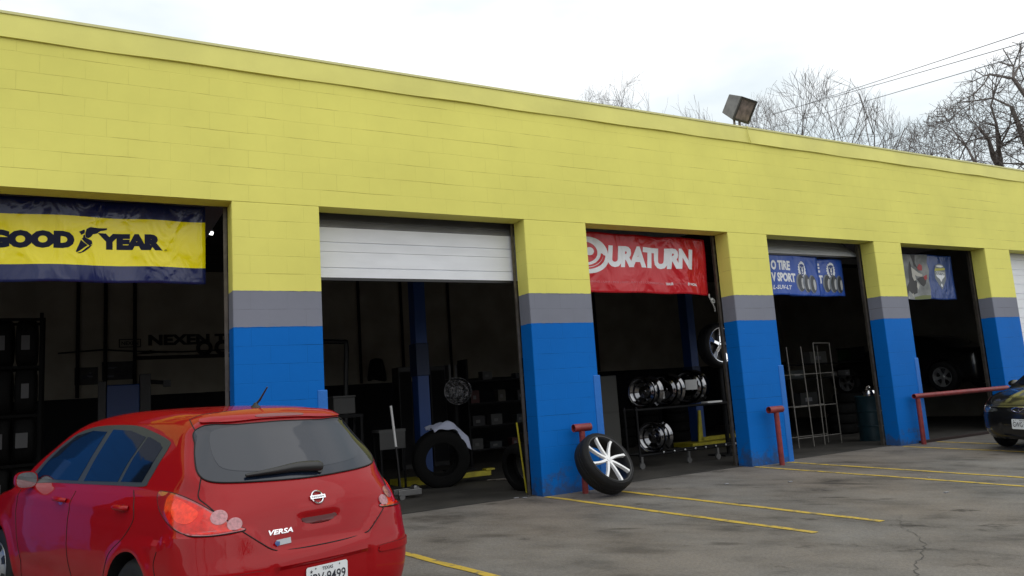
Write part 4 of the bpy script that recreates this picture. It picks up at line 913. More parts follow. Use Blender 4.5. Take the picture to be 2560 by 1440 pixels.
# knotted rope at its corner
rp_ = spline([(8.20, .41, 2.73), (8.19, .40, 2.68), (8.22, .41, 2.64), (8.25, .40, 2.66), (8.27, .41, 2.62), (8.23, .40, 2.60), (8.26, .41, 2.57), (8.30, .42, 2.50), (8.31, .43, 2.45)], 5, False)
tag(MB().tube(rp_, .011, 6).tube(spline([(8.22, .40, 2.62), (8.26, .385, 2.64), (8.29, .40, 2.60), (8.25, .41, 2.59)], 5, True), .013, 6).build('rope', mat('rope', (.45, .45, .43), .8), None, smooth=60), 'knotted white cord hanging from the corner of the red banner', 'rope')
# two blue lion banners, one hung over the other
M['lionink'] = mat('lion_ink', (.012, .04, .2), .5)
TG = vinyl('tyre_print', (.035, .04, .05), .4); TL = vinyl('tyre_light_print', (.16, .18, .22), .4); RIMV = vinyl('rim_print', (.42, .43, .45), .4)
def lion_banner(name, label, x0, x1, z0, z1, y, lx, seed, lines, tx0, sag, tilt):
    b = Banner('banner', label, x0, x1, z0, z1, y, .028, [(z0, BV)], seed, sag=sag, tilt=tilt)
    for t, a0, a1, c0, c1, bo, sh in lines: b.text(t, a0, a1, c0, c1, WV, bo, sh)
    mane = []
    for i in range(36):
        r_ = 1 if i % 2 == 0 else .84; a = 2*PI*i/36+.06; k_ = 1.0 if math.sin(a) > 0 else 1.12
        mane.append((lx+.115*r_*math.cos(a), 3.21+.145*r_*k_*math.sin(a)))
    b.poly([mane], WV, 'lion_mane')
    b.poly([[(lx-.062, 3.29), (lx-.02, 3.305), (lx+.02, 3.305), (lx+.062, 3.29), (lx+.058, 3.2), (lx+.035, 3.12), (lx, 3.09), (lx-.035, 3.12), (lx-.058, 3.2)]], M['lionink'], 'lion_face', o=.0085)
    b.poly([[(lx-.045, 3.262), (lx-.012, 3.25), (lx-.018, 3.238), (lx-.04, 3.245)], [(lx+.045, 3.262), (lx+.012, 3.25), (lx+.018, 3.238), (lx+.04, 3.245)], [(lx-.012, 3.24), (lx+.012, 3.24), (lx+.022, 3.175), (lx, 3.16), (lx-.022, 3.175)], [(lx-.03, 3.15), (lx+.03, 3.15), (lx, 3.115)]], WV, 'lion_features', o=.0105)
    for i in range(3):
        cx = tx0+i*.165
        b.poly([ell(cx, 2.97-.012*i, .105, .165, 24)], TL, 'printed_tyre', o=.006+.004*i)
        b.poly([ell(cx+.022, 2.965-.012*i, .083, .155, 24)], TG, 'printed_tread', o=.0075+.004*i)
        b.poly([ell(cx+.052, 2.955-.012*i, .034, .10, 16)], RIMV, 'printed_rim', o=.009+.004*i)
    return b
lion_banner('b', 'blue banner reading O TIRE, SPORT and SUV-LT with a white lion head, hung in front', 9.25, 10.95, 2.73, 3.46, .46, 10.50, .6,
    [('O TIRE', 9.73, 10.20, 3.17, 3.34, .05, 0), ('V SPORT', 9.72, 10.31, 2.965, 3.125, .05, .0), ('L-SUV-LT', 9.74, 10.20, 2.83, 2.905, .022, .25)], 10.42, .0, -.03)
lion_banner('b', 'blue banner partly covered by another, showing E, RT and a white lion head', 10.2, 11.70, 2.73, 3.42, .54, 11.34, 2.2,
    [('TIRE', 10.64, 11.07, 3.17, 3.335, .05, 0), ('SPORT', 10.6, 11.12, 2.965, 3.12, .05, .0)], 11.21, .0, .0)
# football banner: plain sporty scene beside a shield on blue
GP = mat('grey_photo_print', (.24, .25, .25), .5, var=.6, vscale=3.2, var2=(.09, .10, .10)); SHB = vinyl('royal_vinyl', (.012, .045, .20), .35)
fb = Banner('banner', 'banner with grey sports scene beside a small shield on blue, over the far bay', 12.95, 14.98, 2.665, 3.57, .42, .02, [(2.665, SHB)], 3.3)
fb.poly([[(12.96, 2.67), (14.08, 2.67), (14.12, 2.85), (14.10, 3.05), (14.15, 3.25), (14.10, 3.40), (14.16, 3.565), (12.96, 3.565)]], GP, 'photo_print', o=.005)
BKP = mat('black_print', (.02, .02, .022), .5); WHP = mat('pale_print', (.42, .41, .37), .5); RDP = mat('red_print', (.30, .02, .025), .5); GRP = mat('turf_print', (.13, .15, .05), .6)
fb.poly([[(13.60, 2.67), (14.08, 2.67), (14.10, 2.74), (13.85, 2.75), (13.60, 2.72)]], GRP, 'turf', o=.006)
fb.poly([[(13.54, 3.36), (13.58, 3.44), (13.61, 3.34), (13.60, 3.12), (13.72, 3.02), (13.70, 2.80), (13.56, 2.76), (13.44, 2.84), (13.36, 2.72), (13.38, 2.90), (13.48, 3.02), (13.50, 3.2)], [(13.62, 3.56), (13.75, 3.56), (13.72, 3.40), (13.78, 3.28), (13.68, 3.34), (13.66, 3.44)], [(13.72, 3.08), (13.86, 3.12), (14.02, 3.10), (13.98, 2.98), (13.90, 2.92), (13.82, 2.96)]], BKP, 'player_shape', o=.007)
fb.poly([[(13.60, 3.32), (13.66, 3.28), (13.78, 3.20), (13.90, 3.16), (13.88, 3.12), (13.74, 3.13), (13.68, 3.16), (13.70, 3.06), (13.64, 3.04), (13.60, 3.12)], [(13.72, 3.02), (13.78, 2.96), (13.74, 2.86), (13.70, 2.92)], [(13.52, 2.76), (13.58, 2.70), (13.56, 2.80)], [(13.38, 2.68), (13.44, 2.68), (13.42, 2.73)]], WHP, 'uniform_shape', o=.0085)
fb.poly([[(13.76, 3.30), (13.84, 3.38), (13.92, 3.34), (13.90, 3.24), (13.80, 3.25)], [(13.92, 3.12), (14.04, 3.16), (14.04, 3.08), (13.96, 3.04)]], RDP, 'jersey_shape', o=.0085)
cx, cz = 14.52, 3.19
fb.poly([[(cx-.20, cz+.06), (cx-.15, cz+.17), (cx-.05, cz+.21), (cx+.05, cz+.21), (cx+.15, cz+.17), (cx+.20, cz+.06), (cx+.19, cz-.10), (cx, cz-.32), (cx-.19, cz-.10)]], mat('shield_grey', (.16, .18, .2), .5), 'shield_emblem', o=.006)
fb.poly([ell(cx, cz+.16, .12, .022, 16), [(cx-.16, cz-.02), (cx+.16, cz-.02), (cx+.13, cz-.06), (cx+.05, cz-.10), (cx, cz-.16), (cx-.05, cz-.10), (cx-.13, cz-.06)], ell(cx, cz-.23, .025, .035, 10)], WV, 'shield_white', o=.0075)
fb.poly([[(cx-.19, cz+.06), (cx+.19, cz+.09), (cx+.19, cz+.13), (cx-.16, cz+.11)]], mat('shield_yellow', (.45, .42, .06), .5), 'shield_band', o=.0075)
fb.text('COTTON', cx-.155, cx+.155, cz-.015, cz+.05, WV, .02, o=.008)

# ------------------------------------------------------------------ floodlight on the parapet
fl = empty('floodlight', (8.98, .14, ZT+.01), 'square grey floodlight on two short legs on top of the yellow parapet', 'floodlight')
FM = T(.06, 0, .40) @ RZ(R(10)) @ RX(R(34))
b = MB(); w2, h2, dp = .225, .20, .14
fr = [(-w2, -dp, -h2), (w2, -dp, -h2), (w2, -dp, h2), (-w2, -dp, h2)]; bk = [(-w2+.03, dp, -h2+.05), (w2-.03, dp, -h2+.05), (w2-.03, dp, h2-.03), (-w2+.03, dp, h2-.03)]
b.add([FM @ Vector(p) for p in fr+bk], [(4, 5, 6, 7), (0, 4, 7, 3), (1, 2, 6, 5), (2, 3, 7, 6), (0, 1, 5, 4), (0, 3, 2, 1)])
b.build('housing', mat('lamp_housing', (.20, .195, .19), .5, .3, var=.3, vscale=9), fl, bevel=.012)
ri = MB()
for (a0, a1, c0, c1) in ((-w2, w2, h2-.035, h2), (-w2, w2, -h2, -h2+.035), (-w2, -w2+.035, -h2+.036, h2-.036), (w2-.035, w2, -h2+.036, h2-.036)): ri.box(a0, a1, -dp-.022, -dp-.002, c0, c1, M=FM)
ri.build('door_frame', mat('lamp_frame', (.045, .042, .04), .5, .3), fl)
MB().box(-w2+.036, w2-.036, -dp-.010, -dp-.003, -h2+.036, h2-.036, M=FM).build('lens', mat('lamp_lens', (.28, .22, .20), .15, 0, spec=.6, var=.6, vscale=9, var2=(.12, .10, .09)), fl)
for dx in (-.07, .05): MB().tube([(dx, 0, -.02), (dx, 0, .24)], .02, 10).build('leg', M['steel'], fl, smooth=50)
MB().box(-.13, .12, -.05, .05, -.012, .006).build('base_plate', M['steel'], fl)
tag(MB().tube([(9.0, -.045, ZT+.02), (8.99, -.05, ZT-.1), (9.02, -.05, ZT-.2), (9.05, -.048, ZT-.28)], .007, 6).build('lamp_cable', M['coping'], None, smooth=60), 'thin yellow painted cable running down the parapet below the floodlight', 'cable')

# ------------------------------------------------------------------ overhead wires and their far pole
def polar(az, el, dist): a, e_ = R(az), R(el); return CAM+Vector((math.sin(a)*dist, math.cos(a)*dist, math.tan(e_)*dist))
near, far = [], []
for i, (A, B) in enumerate((((65.46, 20.16), (45.56, 17.99)), ((65.4, 19.6), (44.41, 18.1)), ((65.3, 18.9), (45.77, 17.28)))):
    p = polar(*A, 26); q = polar(*B, 75); dq = q-p; near.append(p-dq*.3); far.append(q)
for i in range(3):
    p, q = near[i], far[i]; pts = [p.lerp(q, t/24)-Vector((0, 0, .12*math.sin(PI*t/24))) for t in range(25)]
    tag(MB().tube(pts, .013, 5).build('power_line', mat('wire', (.09, .09, .095), .7), None, smooth=60), ['topmost of the three overhead wires at the right', 'middle one of the three overhead wires at the right', 'lowest of the three overhead wires at the right'][i], 'power line', 'overhead wires')

# ------------------------------------------------------------------ bare trees
def bare_tree(x, y, h, seed, label, spread=.55, levels=6, gnarl=.18, r0=.22, lean=(0, 0), twr=.0085, kids_=(3, 4), flat=0.0, trunkfrac=.32, name='bare_tree', seg=.55, gz0=0, el=None, xys=.62, az0=0, hw=4, mt=None):
    root = empty(name, (x, y, gz0), label, 'tree', 'bare winter trees'); sc_ = 1.0
    for pas in (0, 1):
        rnd = random.Random(seed); pr_ = random.Random(seed+7); tw = twr/sc_
        tk, cr = MB(), MB()
        def grow(p, d_, L_, r_, lv):
            n_ = max(3, int(L_/seg*(1.5 if lv > 2 else 1))); pts = [p.copy()]; rs = [r_]; dd = d_.copy(); cur = p.copy()
            for i in range(n_):
                g_ = gnarl*(1+.08*lv)
                dd = (dd+Vector((rnd.gauss(0, g_), rnd.gauss(0, g_), rnd.gauss(0, g_)*.8+.05*(1-flat)))).normalized()
                nx_ = cur+dd*(L_/n_)
                if pas and el is not None:
                    w3 = Vector((nx_.x*sc_*xys+x, nx_.y*sc_*xys+y, nx_.z*sc_+gz0))-CAM
                    if math.degrees(math.atan2(w3.z, math.hypot(w3.x, w3.y))) > el-2.4*((math.degrees(math.atan2(w3.x, w3.y))-az0)/hw)**2-abs(pr_.gauss(0, .7)): break
                cur = nx_; pts.append(cur.copy()); rs.append(max(tw*.6, r_*(1-.62*(i+1)/n_)))
            n_ = len(pts)-1
            if n_ < 1: return
            (tk if lv <= 1 else cr).tube(pts, rs, 8 if lv < 2 else (5 if lv < 4 else 3), caps=False)
            if lv >= levels: return
            k = rnd.randint(*kids_)+(1 if lv >= 2 else 0)
            for c_ in range(k):
                t = rnd.uniform(.35, 1) if lv else rnd.uniform(.7, 1); t = 1 if c_ == 0 else t
                i = min(n_, max(1, int(t*n_))); bp_ = pts[i]; bd = (pts[i]-pts[i-1]).normalized()
                ax = bd.orthogonal().normalized(); ax.rotate(Matrix.Rotation(rnd.uniform(0, 2*PI), 3, bd)); an = rnd.uniform(.35, 1)*spread*(1.25 if c_ else .5)
                nd = (bd*math.cos(an)+ax*math.sin(an))
                if flat: nd.z *= (1-flat*.6)
                grow(bp_, nd.normalized(), L_*rnd.uniform(.62, .86), max(tw, rs[i]*rnd.uniform(.6, .8)), lv+1)
        grow(Vector((0, 0, -.1)), Vector((lean[0], lean[1], 1)).normalized(), h*trunkfrac, r0, 0)
        A_ = np.array(tk.v+cr.v); lo_, hi_ = .1, 4
        for _ in range(0 if (pas and el is not None) else 22):
            s_ = (lo_+hi_)/2; X_ = A_*s_*np.array([xys, xys, 1])+np.array([x, y, gz0])
            if el is None: val = np.quantile(X_[:, 2], .997)-h
            else: val = np.quantile(np.arctan2(X_[:, 2]-CAM.z, np.hypot(X_[:, 0]-CAM.x, X_[:, 1]-CAM.y)), .88)-R(el)
            if val > 0: hi_ = s_
            else: lo_ = s_
        if pas and el is not None: s_ = sc_
        sc_ = s_
    for q in (tk, cr): q.v = [(a*s_*xys, b*s_*xys, c*s_) for a, b, c in q.v]
    tk.build('trunk', M['bark'], root, smooth=60, recalc=False); cr.build('crown', mt or M['twig'], root, recalc=False)
    return root
def tree_at(az, el, dist, seed, label, **k):
    p = polar(az, 0, dist); h = 1.3+math.tan(R(el))*dist; return bare_tree(p.x, p.y, h, seed, label, el=el, az0=az, **k)
M['twigfar'] = mat('twigs_far', (.21, .19, .18), .9)
tree_at(40.2, 23.5, 33, 3, 'leftmost rounded bare tree, its twiggy top just over the parapet', spread=.68, levels=6, kids_=(3, 3), gnarl=.15, trunkfrac=.24, xys=.8, hw=4.2, mt=M['twigfar'], twr=.008)
tree_at(36.8, 22.8, 36, 41, 'faint low treetop left of the rounded tree', spread=.6, levels=6, kids_=(3, 3), gnarl=.14, twr=.006, hw=2.4, mt=M['twigfar'])
tree_at(44.0, 20.5, 36, 23, 'low sparse treetop between the rounded tree and the floodlight', spread=.6, levels=6, kids_=(2, 3), gnarl=.15, twr=.006, hw=2, mt=M['twigfar'])
tree_at(48.9, 20.6, 37, 11, 'thin bare treetop just right of the floodlight', spread=.55, levels=6, kids_=(2, 3), gnarl=.15, twr=.007, hw=2, mt=M['twigfar'])
tree_at(52.0, 21.6, 34, 5, 'broad bare tree crossed by the wires right of the floodlight', spread=.62, levels=6, kids_=(3, 3), r0=.3, gnarl=.17, trunkfrac=.22, twr=.0072, xys=.8, hw=4.0)
tree_at(56.0, 19.7, 32, 8, 'slanting bare tree between the broad tree and the big dark one', spread=.6, levels=6, kids_=(2, 3), twr=.008, lean=(.2, 0), gnarl=.15, trunkfrac=.24, hw=2.3)
tree_at(60.4, 17.5, 30, 15, 'dense bare tree with dark twigs left of the big gnarled one', spread=.8, levels=6, kids_=(3, 3), r0=.25, gnarl=.2, twr=.008, xys=.8, hw=3.2)
tree_at(66.5, 20.0, 27, 21, 'big gnarled dark bare tree at the right edge', spread=.95, levels=6, kids_=(3, 3), r0=.30, gnarl=.22, flat=.25, trunkfrac=.22, twr=.009, xys=.9, hw=6)
tree_at(72.0, 20.5, 30, 31, 'bare tree beyond the right edge of the frame', spread=.8, levels=5, kids_=(3, 3), r0=.3, hw=6)
#@@PART4
M['dimrubber'] = mat('dim_bay_rubber', (.006, .006, .006), .8, spec=.12)  # tyre rubber with the dimness of the bays put into its black
M['crinkle'] = mat('crinkled_chrome', (.22, .22, .23), .08, 1, bump=1, bscale=16, bdist=.06)
M['rlabel'] = mat('rack_label', (.07, .07, .072), .8)
M['dchrome'] = mat('dark_chrome', (.22, .22, .23), .12, 1)
# ------------------------------------------------------------------ inside the bays
def lbl(o, label, cat, group=None): return tag(o, label, cat, group)
TYRE = None
def loose_tyre(x, y, z, rot, label, R_=.33, wd=.22, rr=.21, group=None, name='tyre'):
    r_, h = rr, wd/2
    pr = [(rr, h-.012), (rr+.008, h), (rr+(R_-rr)*.45, h+.008), (R_-.03, h-.004), (R_-.010, h-.022), (R_, h-.05), (R_, -h+.05), (R_-.01, -h+.022), (R_-.03, -h+.004), (rr+(R_-rr)*.45, -h-.008), (rr+.008, -h), (rr, -h+.012), (rr+.02, -h+.03), (R_-.05, -h+.03), (R_-.04, 0), (R_-.05, h-.03), (rr+.02, h-.03)]
    o = MB().lathe(pr, 36, T(x, y, z) @ rot, closed=True).build(name, M['dimrubber'], None, smooth=40); return tag(o, label, 'tyre', group)
# tyre rack at the left with tagged tyres
rk = empty('tyre_rack', (-2.2, 2.6, 0), 'tall dark steel tyre rack inside the first bay at the left edge', 'rack')
mb = MB()
for x in (0, 1.12):
    for y in (-.02, .5): mb.box(x-.02, x+.02, y-.02, y+.02, 0, 2.75)
mb.build('upright', M['matt'], rk)
for z in (.25, .85, 1.45, 2.05, 2.65): MB().box(.021, 1.10, -.02, .0, z, z+.035).box(.021, 1.10, .48, .5, z, z+.035).build('shelf_bar', M['matt'], rk)
random.seed(2); rows = [(.25, 'bottom'), (.85, 'second'), (1.45, 'third'), (2.05, 'top')]
tags_ = {(.85, 2): 1, (.85, 3): 1, (1.45, 1): 1, (1.45, 3): 1, (2.05, 2): 1, (2.05, 3): 1, (.25, 2): 1}
for z, rn in rows:
    for i in range(4):
        t = empty('tyre', (-2.03+i*.262, 2.84, z+.33), '%s tyre from the left on the %s shelf of the tyre rack' % (['first', 'second', 'third', 'fourth'][i], rn), 'tyre', 'tyres standing on the rack')
        if i == 0 and z == .25:
            o = loose_tyre(0, 0, 0, RY(PI/2), 'x', R_=.315, wd=.21, rr=.2); del o['label']; del o['category']; o.name = 'rubber'; o.parent = t; proto = o
        else:
            o = proto.copy(); COL.objects.link(o); o.parent = t
        if (z, i) in tags_: MB().box(-.055+random.uniform(-.03, .03), .045, -.335, -.330, -.10, .08).build('paper_label', M['rlabel'], t)
# tyre changer (blue cabinet)
tcg = empty('tyre_changer', (0, 6, 0), 'blue tyre changing machine with dark side column in the first bay', 'machine')
MB().box(-.28, .22, -.05, .5, 0, 1.95).build('cabinet', M['liftblue'], tcg, bevel=.02)
MB().box(.225, .40, 0, .3, 0, 2.12).box(-.41, -.285, 0, .25, 0, 2.02).build('column', M['black'], tcg, bevel=.01)
MB().tube([(.40, .1, 1.98), (.66, .1, 1.95)], .035, 8).box(.6, .72, .05, .15, 1.88, 2.0).build('swing_arm', M['black'], tcg)
# sign on back wall
def wt(x, z, o=.0): return (x, BACK-.012-o, z)
sg_ = empty('wall_sign', (0, 0, 0), 'dark lettering with tyre pictures painted on the inner back wall', 'sign')
v, f = fit_text('NEXEN TIRE', .56, 2.66, 2.90, 3.13, .05); MB().add([wt(a, b, .006) for a, b in v], f).build('lettering', M['signink'] if 'signink' in M else M.setdefault('signink', mat('sign_ink', (.010, .010, .009), .8)), sg_, recalc=False)
MB().box(.32, 3.6, BACK-.02, BACK-.013, 2.60, 2.68).build('dark_band', M['signink'], sg_)
MB().box(0, .42, BACK-.018, BACK-.013, 3.03, 3.05).box(0, .42, BACK-.018, BACK-.013, 2.87, 2.89).box(0, .02, BACK-.018, BACK-.013, 2.891, 3.029).box(.40, .42, BACK-.018, BACK-.013, 2.891, 3.029).build('logo_frame', M['signink'], sg_)
v, f = fit_text('NEXEN', .05, .37, 2.92, 3.00, .02); MB().add([wt(a, b, .006) for a, b in v], f).build('lettering', M['signink'], sg_, recalc=False)
for cx in (1.68, 2.06, 2.44): MB().lathe([(.17, 0), (.17, .012), (.09, .012), (.09, 0)], 28, T(cx, BACK-.013, 2.82) @ RX(PI/2), closed=True).build('tyre_picture', M['signink'], sg_)
MB().add([wt(a, b, .006) for a, b in ((.30, 2.72), (.60, 2.80), (1.0, 2.72), (.75, 2.74), (.55, 2.72))], [(0, 1, 2, 3, 4)]).build('arrow_mark', M['signink'], sg_, recalc=False)
def poster(x0, x1, z0, z1, label, col, seed):
    r_ = empty('poster', ((x0+x1)/2, BACK-.02, z0), label, 'poster'); w_ = (x1-x0)/2; rnd = random.Random(seed)
    MB().box(-w_, w_, -.004, .006, 0, z1-z0).build('sheet', mat('poster_sheet', col, .7, var=.4, vscale=9), r_)
    for i in range(5):
        a = rnd.uniform(-w_*.8, w_*.3); c = rnd.uniform(.05, (z1-z0)-.12)
        MB().box(a, a+rnd.uniform(.08, .25)*w_*2, -.008-.001*i, -.0045, c, c+rnd.uniform(.02, .07)).build('printed_patch', mat('poster_patch', (.02, .02, .03) if i % 2 else (.10, .10, .12), .7), r_)
poster(-.31, .29, 2.20, 2.58, 'wide crumpled dark poster on the back wall above the tyre changer', (.035, .035, .04), 1)
poster(-.80, -.38, 2.12, 2.48, 'square dark poster on the back wall left of the tyre changer', (.04, .04, .038), 2)
# ceiling tube lamp, lit, and sensor box
lm = empty('ceiling_lamp', (.97, 3.0, 3.99), 'small lit white ceiling lamp just right of the yellow banner', 'lamp')
MB().tube([(-.05, 0, 0), (.06, .02, -.01)], .028, 12).build('tube', mat('lamp_glow', (1, 1, 1), .4, emit=((1, 1, .97), 3.0)), lm, smooth=50)
MB().box(-.06, .07, -.03, .03, .03, .06).tube([(0, 0, .06), (0, 0, .75)], .008, 6).build('fitting', M['darksteel'], lm)
lbl(MB().box(.55, .66, 1.2, 1.3, 3.84, 3.90).box(.60, .61, 1.24, 1.25, 3.90, 4.5).build('sensor_box', M['doorgrey'], None, bevel=.005), 'small grey box hanging above the yellow banner in the first bay', 'box')
# lifts
def lift(x, y, label, arm=True, base=True, ang=0):
    r_ = empty('car_lift', (x, y, 0), label, 'lift', 'blue two-post lift columns', rz=ang)
    MB().box(-.10, .10, -.02, .0, 0, 3.9).box(-.10, -.08, .001, .24, 0, 3.9).box(.08, .10, .001, .24, 0, 3.9).build('column', M['liftblue'], r_, bevel=.004)
    MB().box(-.115, .115, -.04, .28, 1.0 if arm else 1.75, 1.7 if arm else 2.3).build('carriage', mat('lift_dark_blue', (.006, .018, .06), .5), r_, bevel=.01)
    MB().box(-.55, .45, -.3, .3, .0, .09).build('base_plate', M['yelsteel'], r_)
    if arm:
        MB().box(-.05, 1.15, -.06, .05, .10, .18).box(1.0, 1.2, -.1, .09, .181, .23).build('lift_arm', M['yelsteel'], r_)
        MB().add([(-.16, -.06, .06), (-.02, -.06, .06), (-.02, -.06, .75), (-.08, -.06, .75), (-.16, -.03, .06), (-.02, -.03, .06), (-.02, -.03, .75), (-.08, -.03, .75)], [(0, 1, 2, 3), (7, 6, 5, 4), (0, 1, 5, 4), (1, 2, 6, 5), (2, 3, 7, 6), (3, 0, 4, 7)]).build('gusset', M['yelsteel'], r_)
    return r_
lift(4.36, 3.3, 'blue lift column behind the large tyre in the bay with the white door', arm=False)
lift(11.02, 4.0, 'blue lift column with yellow gusset and arm behind the chrome rims')
# bay two
def tube_thing(name, pts, r_, m, label, cat, n=8): return lbl(MB().tube(pts, r_, n).build(name, m, None, smooth=50), label, cat)
tube_thing('bent_pipe', spline([(3.02, 5, 2.52), (3.5, 5, 2.50), (3.58, 5, 2.44), (3.55, 5, 1.8), (3.50, 5, .4)], 5, False)+[(3.50, 5, .01)], .045, M['black'], 'bent black pipe frame in the second bay beside the first pier', 'pipe')
jk = MB(); jp = [(5.36, 1.92), (5.42, 2.34), (5.50, 2.44), (5.68, 2.44), (5.76, 2.34), (5.82, 1.92), (5.7, 1.9), (5.5, 1.94)]
jk.prism([(a, b) for a, b in spline(jp, 4)], 0, .12, T(0, BACK-.02, 0) @ RX(PI/2)); lbl(jk.build('jacket', mat('black_cloth', (.006, .006, .007), .95), None, bevel=.03), 'black jacket hanging on the back wall of the second bay', 'jacket')
bx = empty('storage_box', (2.88, 3.0, 1.21), 'grey plastic storage box on a stand beside the first pier', 'box')
MB().box(-.17, .17, -.12, .2, 0, .25).build('body', mat('grey_box', (.045, .045, .045), .6), bx, bevel=.012); MB().box(-.18, .18, -.13, .21, .251, .28).build('lid', mat('grey_lid', (.05, .05, .05), .6), bx, bevel=.006)
st = empty('stand', (2.88, 3.1, 0), 'dark stand carrying the grey storage box', 'stand')
MB().box(-.3, .3, -.2, .25, 1.15, 1.20).build('top', M['darksteel'], st)
for a, b_ in ((-.27, -.17), (.27, -.17), (-.27, .22), (.27, .22)): MB().box(a-.02, a+.02, b_-.02, b_+.02, 0, 1.149).build('leg', M['darksteel'], st)
cbn = empty('cabinet', (5.08, 6.0, 0), 'tall black cabinet left of the blue lift column in the second bay', 'cabinet')
MB().box(-.14, .14, 0, .4, 0, 2.05).build('body', M['black'], cbn, bevel=.01); MB().box(-.12, .12, -.012, -.002, .1, 1.95).build('door', M['darksteel'], cbn)
c2 = empty('cabinet', (5.80, 6.0, 0), 'tall black cabinet right of the blue lift column in the second bay', 'cabinet')
MB().box(-.17, .17, 0, .4, 0, 2.04).build('body', M['black'], c2, bevel=.01); MB().box(-.15, .15, -.012, -.002, .1, 1.95).build('door', M['darksteel'], c2)
tb = empty('work_table', (3.62, 3.0, 0), 'small pale work table left of the large tyre in the second bay', 'table')
MB().box(-.22, .22, -.15, .2, .88, .92).build('top', mat('pale_top', (.07, .07, .07), .6), tb); MB().box(-.21, .21, -.145, -.13, .62, .879).build('apron', mat('pale_apron', (.06, .06, .06), .6), tb)
for a, b_ in ((-.19, -.12), (.19, -.12), (-.19, .17), (.19, .17)): MB().box(a-.015, a+.015, b_-.015, b_+.015, 0, .879).build('leg', M['darksteel'], tb)
jkk = empty('floor_jack', (3.30, 1.6, 0), 'floor jack with upright white handle beside the red hatchback', 'jack')
MB().tube([(-.14, 0, 1.29), (-.09, 0, .72)], .017, 10).build('handle', mat('white_pole', (.55, .55, .55), .4), jkk, smooth=50)
MB().tube([(-.09, 0, .719), (-.05, 0, .16)], .014, 8).build('lower_handle', M['black'], jkk, smooth=50)
MB().box(-.12, .22, -.11, -.08, .05, .13).box(-.12, .22, .08, .11, .05, .13).box(.12, .2, -.079, .079, .09, .15).build('frame', M['dull'], jkk, bevel=.006)
MB().lathe([(.045, 0), (.05, .02), (.03, .03), (0, .03)], 16, T(.16, 0, .15)).build('saddle', M['chrome'], jkk, smooth=40)
for y in (-.13, .13): MB().lathe([(.0, -.015), (.04, -.015), (.04, .015), (0, .015)], 14, T(-.08, y, .04) @ RX(PI/2)).build('caster', M['dull'], jkk, smooth=40)
loose_tyre(4.20, 2.35, .44, RZ(-.25) @ RX(PI/2+.12), 'large dark tyre standing under the pale cloth in the second bay', R_=.44, wd=.30, rr=.25)
# cloth heap on the tyre
cl = MB(); nu, nv = 22, 14; vv = []
for j in range(nv+1):
    for i in range(nu+1):
        s_ = i/nu; t_ = j/nv; x = 4.02+.60*s_; y = 2.12+.40*t_
        z = .90+.085*math.sin(PI*min(1, s_*1.1))*(1-.4*t_)-.16*max(0, s_-.62)/.38*(1.1-t_*.5)+.018*math.sin(s_*13+t_*7)+.012*math.sin(t_*21+s_*5)-(.18*max(0, .25-t_)/.25*(.3+.7*s_) if t_ < .25 else 0)
        vv.append((x, y, z))
cl.add(vv, [(j*(nu+1)+i, j*(nu+1)+i+1, (j+1)*(nu+1)+i+1, (j+1)*(nu+1)+i) for j in range(nv) for i in range(nu)])
o = cl.build('cloth', mat('pale_cloth', (.42, .45, .58), .9), None, smooth=70, recalc=False); sm = o.modifiers.new('t', 'SOLIDIFY'); sm.thickness = .008
lbl(o, 'crumpled pale blue-white cloth lying on the large tyre', 'cloth')
sp_ = empty('display_wheel', (5.55, 4.5, 1.48), 'bare chrome rim glinting on a dark stand in the second bay', 'rim')
wheel(sp_, 'wheel_disc', .27, .2, .25, 'dish', rot=RZ(-.5) @ RX(PI/2), tyre=False, rimmat=M['crinkle'])
sd_ = empty('rim_stand', (5.55, 4.65, 0), 'dark post stand carrying the glinting chrome rim in the second bay', 'stand')
MB().tube([(0, 0, .03), (0, 0, 1.42)], .045, 10).build('post', M['darksteel'], sd_); MB().box(-.25, .25, -.2, .2, 0, .03).build('foot', M['darksteel'], sd_); MB().tube([(0, 0, 1.48), (0, -.12, 1.48)], .04, 10).build('spindle', M['alloy'], sd_)
sh = empty('shelf_unit', (6.75, 5.2, 0), 'black shelf unit with clutter beyond the glinting rim in the second bay', 'shelf')
for x in (-.75, .75): MB().box(x-.02, x+.02, -.2, .2, 0, 2.1).build('side', M['darksteel'], sh)
for z in (.3, .75, 1.2, 1.65): MB().box(-.729, .729, -.2, .2, z, z+.03).build('shelf_board', M['darksteel'], sh)
random.seed(12); cols = [(.05, .05, .05), (.025, .03, .035), (.05, .01, .01), (.06, .055, .045), (.015, .015, .018)]
names = ['small pale', 'dark grey', 'dull red', 'tan', 'black']
spots = [(-.6, .33), (-.2, .33), (.25, .33), (.55, .33), (-.55, .78), (-.15, .78), (.4, .78), (-.6, 1.23), (0, 1.23), (.45, 1.23), (-.3, 1.68), (.5, 1.68)]
lv = {.33: 'lowest', .78: 'second', 1.23: 'third', 1.68: 'top'}; side_ = ['far left', 'left of the middle', 'middle', 'right']
for i, (x, z) in enumerate(spots):
    w_, h_ = random.uniform(.08, .16), random.uniform(.1, .26); c = i % 5
    r_ = empty('carton', (6.75+x, 5.1, z+.001), '%s carton on the %s shelf, %s of the black shelf unit' % (names[c], lv[z], 'left end' if x < -.45 else 'left half' if x < -.1 else 'middle' if x < .3 else 'right end'), 'box', 'cartons on the black shelf unit')
    MB().box(-w_, w_, -.09, .1, 0, h_).build('body', mat('carton', cols[c], .7, var=.3), r_, bevel=.004); MB().box(-w_*.5, w_*.2, -.094, -.0915, h_*.3, h_*.6).build('paper_label', mat('old_label', (.09, .09, .09), .8), r_)
